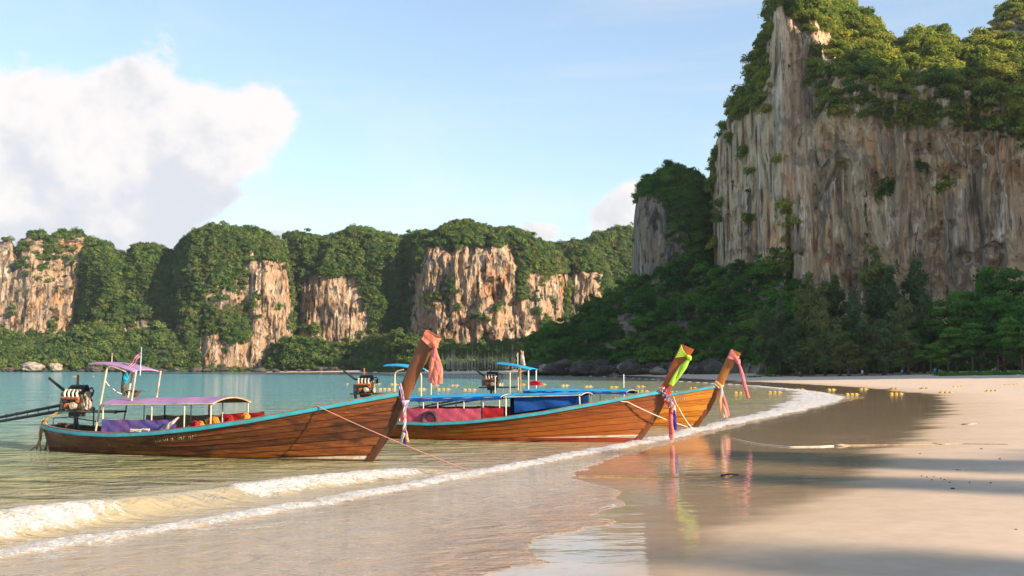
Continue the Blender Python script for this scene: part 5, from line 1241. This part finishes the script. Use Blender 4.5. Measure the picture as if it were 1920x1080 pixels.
def boat_two():
    S, ang, L = boat_at(683, 818, 1200, 830); H = Hull(L, .94, 2)
    r = boat_base('longtail_boat', 'orange-brown varnished longtail boat in the middle with red bottom and blue canopy', S, ang, H, 'hull_orange', ('stem_orange', 'stem_orange_shade'), 'teal_paint', nst=8); r.rotation_euler = (0, 0, ang)
    engine(r, .05, 1.50, .95, 2, tail=(-2.0, 3.6, .4), fwd=1.0)
    hb = .84
    arch_roof(r, 1.55, 5.15, hb, 1.30, .09, M['sky_tarp'], under=M['navy_tarp'], skirt=.11, sm=M['navy_tarp'], seed=3, zslope=.03)
    arch_roof(r, 5.22, 7.75, hb - .04, 1.40, .07, M['sky_tarp'], name='fore_canopy', under=M['navy_tarp'], seed=4, zslope=.035)
    posts(r, H, (1.65, 2.5, 3.0, 3.9, 4.55, 5.1), hb - .02, lambda x: 1.29 + .03 * (x - 1.55), M['steel_white'], .017)
    posts(r, H, (5.3, 7.68), hb - .06, lambda x: 1.41 + .035 * (x - 5.2), M['steel_white'], .022)
    side_cloth(r, H, 1.68, 4.5, .86, None, lambda x: .98 + .012 * x, M['pink_tarp'], 'side_curtain')
    side_cloth(r, H, 4.56, 5.25, .86, None, lambda x: 1.06, M['red_tarp'], 'side_curtain')
    side_cloth(r, H, 1.68, 5.1, .86, None, lambda x: .98 + .012 * x, M['pink_tarp'], 'side_curtain', side=1)
    cb = MB(); P = [[Vector((x, .55 + .02 * math.sin(x * 6 + k), .72 + (1.45 + .035 * (x - 5.2) - .72) * k / 5)) for k in range(6)] for x in np.linspace(5.0, 7.66, 30)]
    cb.grid(P); cb.build('blue_curtain', M['navy_tarp'], r)
    cb = MB(); P = [[Vector((x, -.70 + .02 * math.sin(x * 6 + k), (H.top(x)[2] + .1) + (1.42 + .035 * (x - 5.2) - (H.top(x)[2] + .1)) * k / 5)) for k in range(6)] for x in np.linspace(5.55, 7.66, 30)]
    cb.grid(P, flip=True); cb.build('blue_curtain', M['navy_tarp'], r)
    flat_roof(r, .90, 2.05, .46, 2.38, 2.26, M['sky_tarp'])
    for sg in (-.42, .42):
        hoop(r, [(1.3, sg, 1.25), (1.3, sg, 2.18), (1.62, sg, 2.25)], .026, M['steel_pale']); hoop(r, [(2.25, sg, 1.3), (2.25, sg, 2.12), (2.02, sg, 2.24)], .026, M['steel_pale'])
    u, gb, zg = H.top(2.75); t = MB(); t.ring((2.75, -.90, zg + .1), (0, 1, 0), .24, .055, 28, 10); q = t.build('tyre_fender', M['black_rubber'], None); q.matrix_world = world_of(r); tag(q, 'black tyre hung against the pink side curtain of the middle boat', 'tyre')
    s = thing_in(r, 'prow_sash', 'lime green sash fanned round the top of the middle boat\'s prow', 'sash'); k9 = .94
    P = []
    for i, a in enumerate(np.linspace(0, 1, 13)):
        zt = (3.08 + .12 - a * .42) * k9; row = []
        for q in np.linspace(0, 1, 6):
            zz = zt + (2.82 * k9 - zt) * q; xk = float(H.xk(zz)) - .02; xx = xk + (float(H.xf(2.8 * k9)) - xk) * q; row.append(Vector((xx, -.10 - .012 * (i % 2), zz)))
        P.append(row)
    b = MB(); b.grid(P, flip=True); b.grid([[Vector((p.x, -p.y, p.z)) for p in rw] for rw in P]); b.grid([[rw[0], Vector((rw[0].x, -rw[0].y, rw[0].z))] for rw in P]); b.build('wrap', M['lime_cloth'], s, sharp=20)
    xf = float(H.xf(2.8 * k9)); MB().tube([(xf - .05, -.12, 2.84 * k9), (xf + .03, -.1, 2.78 * k9), (xf + .03, -.08, 2.7 * k9)], [.05, .08, .05], 8).build('knot', M['lime_cloth'], s)
    for k in range(3):
        b = MB(); strand(b, [(xf + .02, -.1, 2.76 * k9), (float(H.xf(2.5 * k9)) + .05 - .05 * k, -.12, 2.48 * k9), (float(H.xf(2.2 * k9)) + .02 - .06 * k, -.13, 2.15 * k9), (float(H.xf(1.9 * k9)) - .02 - .04 * k, -.13, 1.9 * k9)], .058, k); b.build('tail', M['lime_cloth'], s)
    s = thing_in(r, 'ruffled_garland', 'red, white and blue ruffled garland with long red tails on the middle boat\'s stem', 'garland')
    z0 = 1.62 * k9; wrap(H, z0 + .12, z0 + .28, z0 - .12, z0 + .05, .03, 5, 4).build('wrap', M['scarlet_cloth'], s)
    rg = random.Random(6); cols = ('scarlet_cloth', 'white_cloth', 'blue_cloth')
    for k in range(3):
        b = MB()
        for i in range(26):
            t = rg.random(); z = z0 + .18 - .62 * t; x = float(H.xf(z0 - .05)) - .22 * (1 - t) + .03 + rg.uniform(-.07, .07) + .05 * (k == 2); c = Vector((x, -.13 + rg.uniform(-.05, .03), z)); d = Vector((rg.uniform(-1, 1), rg.uniform(-.6, .2), rg.uniform(-1, 1))).normalized() * .045
            b.tube([c - d, c, c + d], [.015, .042, .012], 6, flat=.4)
        b.build('ruffle', M[cols[k]], s)
    xs = float(H.xf(z0 - .25)) + .16
    for k, (dx, z1, mm) in enumerate(((0, .18, 'scarlet_cloth'), (.06, .30, 'coral_cloth'), (.13, .42, 'royal_cloth'), (.03, .10, 'rose_cloth'), (.1, .75, 'white_cloth'))):
        b = MB(); strand(b, [(xs + dx * .4, -.15, z0 - .2), (xs + dx, -.16, (z0 + z1) / 2), (xs + dx * 1.1, -.15, z1)], .05, k); b.build('tail', M[mm], s)
    W_ = world_of(r); z = 1.45
    rope('mooring_rope', [W_ @ Vector((8.75, -.5, H.top(8.75)[2] + .05)), on_plane(1192, 754, 1.0) if False else W_ @ Vector((9.1, -.42, H.top(9.0)[2] - .12)), at(1290, 801, 30.6)], .016, M['rope_white'], 'pale mooring rope slung from the middle boat\'s bow across to the foam', .05)
    rope('mooring_rope', [W_ @ Vector((xs - L + L + .1, -.1, z0 - .1)), at(1273, 765, 30.4), at(1297, 802, 30.6), at(1320, 806, 30.6)], .013, M['rope_white'], 'thin pale rope hanging from the middle boat\'s garland to the water', .05)
    return r, H
B2, H2 = boat_two()

def boat_three():
    S, ang, L = boat_at(905, 791, 1310, 800); H = Hull(L, .94, 3)
    r = boat_base('longtail_boat', 'golden orange longtail boat farthest right and behind with pink prow sash', S, ang, H, 'hull_gold', ('stem_gold', 'stem_gold_shade'), 'teal_paint', cap='deck_wood', nst=8); r.rotation_euler = (0, 0, ang)
    engine(r, .45, 1.55, 1.0, 3, tail=(-4.0, 0, .35), fwd=1.1, dark=True, drop=.5)
    arch_roof(r, 2.2, 6.6, .84, 1.36, .09, M['sky_tarp'], under=M['navy_tarp'], skirt=.10, sm=M['navy_tarp'], seed=7)
    posts(r, H, (2.3, 3.6, 5.0, 6.5), .82, lambda x: 1.35, M['steel_white'], .018)
    flat_roof(r, .85, 2.35, .5, 2.50, 2.24, M['sky_tarp'], bow=.03)
    for sg in (-.45, .45):
        hoop(r, [(1.45, sg, 1.2), (1.45, sg, 2.2), (1.95, sg, 2.24)], .03, M['steel_pale']); hoop(r, [(2.28, sg, 1.3), (2.28, sg, 2.22)], .03, M['steel_white'])
    hoop(r, [(.75, -.4, 1.2), (.75, -.4, 1.95), (.75, .4, 1.95), (.75, .4, 1.2)], .022, M['steel_white']); hoop(r, [(1.9, -.45, 1.3), (1.9, -.45, 2.15), (2.2, -.45, 2.2)], .03, M['steel_pale'])
    b = MB(); b.tube([(6.2, .2, 1.5), (6.2, .2, 2.05)], .022, 6); b.tube([(6.2, .2, 1.72), (6.2, .28, 1.72)], .02, 6); b.build('mast', M['steel_white'], r)
    for (x, h) in ((1.5, .5), (1.75, .58)): MB().tube([(x, .3, 2.45), (x, .3, 2.45 + h)], .014, 6).build('antenna', M['steel_white'], r)
    q = MB(); q.box((2.35, .1, 1.62), (.55, .3, .10)); q.tube([(2.1, .1, 1.66), (2.35, .1, 1.72), (2.6, .1, 1.66)], .06, 7); o = q.build('red_cushion', M['red_tarp'], None); o.matrix_world = world_of(r); tag(o, 'red cushion lying on the roof of the farthest boat below its upper roof', 'cushion')
    fl = thing_in(r, 'flag_pole', 'yellow pole with a furled white flag on the farthest boat', 'flag'); MB().tube([(1.95, -.5, 1.3), (1.95, -.5, 2.25), (1.97, -.5, 3.05)], .02, 6).build('pole', M['rope_ochre'], fl)
    for k, mm in enumerate(('white_cloth', 'rose_cloth', 'white_cloth')):
        b = MB(); strand(b, [(1.97, -.5, 3.0), (2.02 + .03 * k, -.52, 2.75), (2.0 + .05 * k, -.52, 2.5 - .05 * k)], .06, k); b.build('flag_fold', M[mm], fl)
    k9 = .94
    s = thing_in(r, 'prow_sash', 'pink sash tied round the top of the farthest prow with one long tail', 'sash')
    wrap(H, 2.86 * k9, 3.22 * k9, 2.76 * k9, 2.92 * k9, .02, 6, 1).build('wrap', M['rose_cloth'], s); xf = float(H.xf(2.78 * k9))
    MB().tube([(xf - .03, -.11, 2.84 * k9), (xf + .06, -.1, 2.74 * k9), (xf + .09, -.1, 2.6 * k9)], [.05, .1, .06], 8).build('knot', M['rose_cloth'], s)
    for k in range(2):
        b = MB(); strand(b, [(xf + .07, -.1, 2.66 * k9), (xf + .22 + .03 * k, -.1, 2.1 * k9), (xf + .40 + .03 * k, -.1, 1.22 * k9)], .06, k); b.build('tail', M['rose_cloth'], s)
    s = thing_in(r, 'prow_sash', 'peach and cream sash hanging from the foot of the farthest prow', 'sash'); z0 = 1.66 * k9
    wrap(H, z0 + .1, z0 + .26, z0 - .08, z0 + .08, .025, 5, 2).build('wrap', M['peach_cloth'], s); xf = float(H.xf(z0 - .05))
    for k, mm in enumerate(('peach_cloth', 'white_cloth', 'peach_cloth', 'rose_cloth')):
        b = MB(); dx = -.09 + .065 * k; strand(b, [(xf, -.12, z0 - .02), (xf + .03 + dx, -.14, z0 - .55), (xf + .12 + dx * 1.1, -.14, z0 - 1.18 + .06 * (k == 3))], .068, k); b.build('tail', M[mm], s)
    t = MB(); gl = [[(0, 0), (0, .1), (.04, .12), (.07, .08)], [(0, .12), (.03, 0), (.06, .12)], [(0, .0), (.02, .12), (.06, .12), (.07, .0)], [(0, .02), (.05, .0), (.06, .1)]]; x = L - .75
    for k in range(4):
        def on(xx, z):
            us = np.linspace(.7, 1, 160); best = float(min(us, key=lambda u: abs(H.pt(u, (z - H.zk(u)) / (H.zg(u) - H.zk(u))).x - xx))); return H.pt(best, float((z - H.zk(best)) / (H.zg(best) - H.zk(best))), -1, .022)
        t.tube([on(x + a, .98 + .03 * k + c) for a, c in gl[k]], .010, 4); x += .10
    t.build('lettering', M['letter_white'], r)
    W_ = world_of(r)
    return r, H
B3, H3 = boat_three()
# ------------------------------------------------------------------ buoys, ropes and bits on the sand
plain('buoy_yellow', (0.42, 0.27, 0.025), .6, .3, 4, dirt=(0.14, 0.10, 0.03))
def buoy_parts(n, seed):
    rng = random.Random(seed); out = []
    for k in range(n):
        b = MB(); x = (k - (n - 1) / 2) * .50 + rng.uniform(-.03, .03); tl = rng.uniform(-.1, .1)
        b.tube([(x - .21, 0, .02 - tl * .1), (x - .19, 0, .02), (x - .10, 0, .025), (x + .10, 0, .025), (x + .19, 0, .02), (x + .21, 0, .02 + tl * .1)], [.06, .13, .17, .17, .13, .06], 10)
        out.append(b.mesh('float', M['buoy_yellow']))
    ln = MB().tube([(-n * .27 - .1, 0, .02), (0, 0, .04), (n * .27 + .1, 0, .02)], .03, 5).mesh('line', M['rope_ochre'])
    return out, ln
BUOY = {n: buoy_parts(n, n) for n in (1, 2, 3, 4)}
def buoys():
    rng = random.Random(2)
    W_ = [(650, 717, 1), (707, 717, 2), (738, 718, 2), (815, 720, 2), (852, 720, 2), (725, 727, 4), (790, 727, 2), (831, 727, 3), (880, 728, 3), (935, 719, 2), (977, 718, 2), (1016, 718, 2), (1059, 720, 2), (1103, 722, 2), (1150, 723, 2), (1036, 728, 3), (1200, 722, 2), (1203, 731, 3), (1268, 733, 3), (1298, 725, 2), (1388, 734, 3), (1452, 733, 3), (140, 703, 2), (175, 703, 1)]
    S_ = [(1500, 728, 2), (1526, 734, 3), (1558, 728, 2), (1597, 737, 3), (1618, 727, 2), (1677, 726, 2), (1680, 736, 3), (1734, 726, 2), (1774, 734, 3), (1797, 723, 3), (1860, 731, 3), (1889, 720, 2), (1906, 719, 2)]
    for lst, lab, grp in ((W_, 'yellow swimming line float cluster riding on the bay water', 'swimming line floats on the water'), (S_, 'yellow swimming line float cluster stranded on the wet sand', 'swimming line floats lying on the sand')):
        for q_, (px, py, n) in enumerate(sorted(lst)):
            p = on_plane(px, py + 3, 0.0)
            if grp.endswith('sand'):
                for _ in range(6): p = on_plane(px, py + 3, ground_z(p.x, p.y))
            dsc = p.y / 115.0; o = empty('float_cluster', p, rng.uniform(-.35, .35)); sc_ = (max(.6, min(1.1, dsc)), .7, max(.5, min(.75, dsc))); o.scale = sc_; tag(o, lab + ', %s from the left' % nth(q_ + 1), 'buoy', grp)
            for me in BUOY[n][0]: link('float', me, o)
            link('line', BUOY[n][1], o)
buoys()
def g(px, py, dz=0.0):
    p = on_plane(px, py, .2)
    for _ in range(6): p = on_plane(px, py, ground_z(p.x, p.y) + dz)
    return p
def sand_rope(pts, r, m, lab, wig=.01, n=70):
    return rope('rope_on_sand', [g(x, y, .012) for x, y in pts], r, m, lab, n=n, wig=wig, seed=len(pts))
sand_rope([(1372, 822), (1420, 832), (1480, 838), (1540, 837), (1575, 835)], .016, M['rope_white'], 'pale rope lying across the wet sand towards the farthest boat')
sand_rope([(1575, 835), (1640, 834), (1700, 834), (1760, 833), (1805, 832), (1890, 833)], .014, M['rope_tan'], 'tan rope half buried in the dry sand at the right')
sand_rope([(1085, 893), (1180, 893), (1290, 894), (1350, 893), (1372, 889)], .010, M['rope_ochre'], 'thin dark line lying across the mirror-wet sand below the boats', .006)
sand_rope([(1395, 765), (1460, 812), (1530, 812), (1600, 811)], .010, M['rope_white'], 'thin pale rope on the sand behind the longer one') if False else None
def bits():
    rng = random.Random(21)
    plain('shell_bit', (0.45, 0.33, 0.22), .8, .4, 20); plain('dark_bit', (0.07, 0.05, 0.035), .8, .4, 20)
    def lump(px, py, w, h, m, name, lab, cat, grp=None):
        p = g(px, py); s = w / F * p.y / 2; o = link(name, ROCKS[rng.randrange(5)].copy()); o.data.materials.clear(); o.data.materials.append(M[m]); o.location = p; o.scale = (s, s * .8, h / F * p.y / 2 + .004); o.rotation_euler = (0, 0, rng.uniform(0, 6)); tag(o, lab, cat, grp)
    lump(1786, 917, 8, 5, 'dark_bit', 'pebble', 'largest dark pebble on the dry sand at the right', 'pebble')
    for k, (px, py) in enumerate(((1728, 893), (1738, 895), (1747, 900), (1751, 894), (1764, 897), (1771, 900), (1781, 905), (1818, 905), (1858, 906))): lump(px, py, 4, 3, 'dark_bit', 'pebble', 'tiny dark pebble in the scatter on the dry sand, %s from the left' % nth(k + 1), 'pebble', 'pebbles on the dry sand')
    for px, py, lab in ((1840, 842, 'dark chip on the sand right of the tan rope'), (1725, 851, 'small dark chip on the sand below the tan rope'), (1875, 861, 'tiny chip near the right edge of the sand'), (1905, 993, 'small chip at the lower right edge of the sand')): lump(px, py, 5, 3, 'dark_bit', 'sand_chip', lab, 'chip')
    for px, py, lab in ((1577, 836, 'heap of rope end and shell on the wet sand'), (1805, 881, 'low mound of turned sand in the middle of the dry beach'), (1820, 796, 'low mound of turned sand farther up the beach'), (1762, 833, 'small lump beside the tan rope')):
        lump(px, py, 30, 7, 'shell_bit' if py != 881 else 'sand', 'sand_mound', lab, 'mound')
    stick = rope('driftwood_stick', [g(1350, 892, .02), g(1362, 889, .05), g(1385, 890, .02)], .02, M['dark_bit'], 'short piece of driftwood on the wet sand below the boats', n=12, wig=.01); stick['category'] = 'driftwood'
    l1 = rope('driftwood_log', [g(1835, 706, .1), g(1870, 704, .2), g(1918, 702, .1)], .12, M['bark'], 'thin dark driftwood log on the far right sand', n=14, wig=.1); l1['category'] = 'driftwood'
    for px, lab, m in ((1614, 'small white post at the edge of the far trees', 'white_cloth'), (1688, 'small teal panel on a post left under the far trees', 'aqua_cloth'), (1750, 'small teal panel on a post right under the far trees', 'aqua_cloth')):
        D = 178; x = (px - 960) / F * D; z = ground_z(x, D); o = empty('beach_sign', (x, D, z)); tag(o, lab, 'sign'); MB().box((0, 0, .5), (.08, .08, 1.0)).build('post', M['bark'], o); b = MB().box((0, -.08, .75), (.34, .05, .55)); b.build('panel', M[m], o, smooth=False)
bits()

# ------------------------------------------------------------------ sea air
def haze():
    m = bpy.data.materials.new('haze'); m.use_nodes = True; t = NT(m.node_tree); t.n.clear()
    v = t.new('ShaderNodeVolumePrincipled'); t.put(v.inputs['Color'], (0.75, 0.88, 1.0)); v.inputs['Density'].default_value = 0.00007; v.inputs['Anisotropy'].default_value = 0.2
    o = t.new('ShaderNodeOutputMaterial'); t.l.new(v.outputs[0], o.inputs['Volume'])
    b = MB().box((0, 0, 102), (3200, 3200, 240)); tag(b.build('haze', m, None, smooth=False), 'thin bluish sea haze filling the air of the bay', 'haze', kind='stuff')
haze()
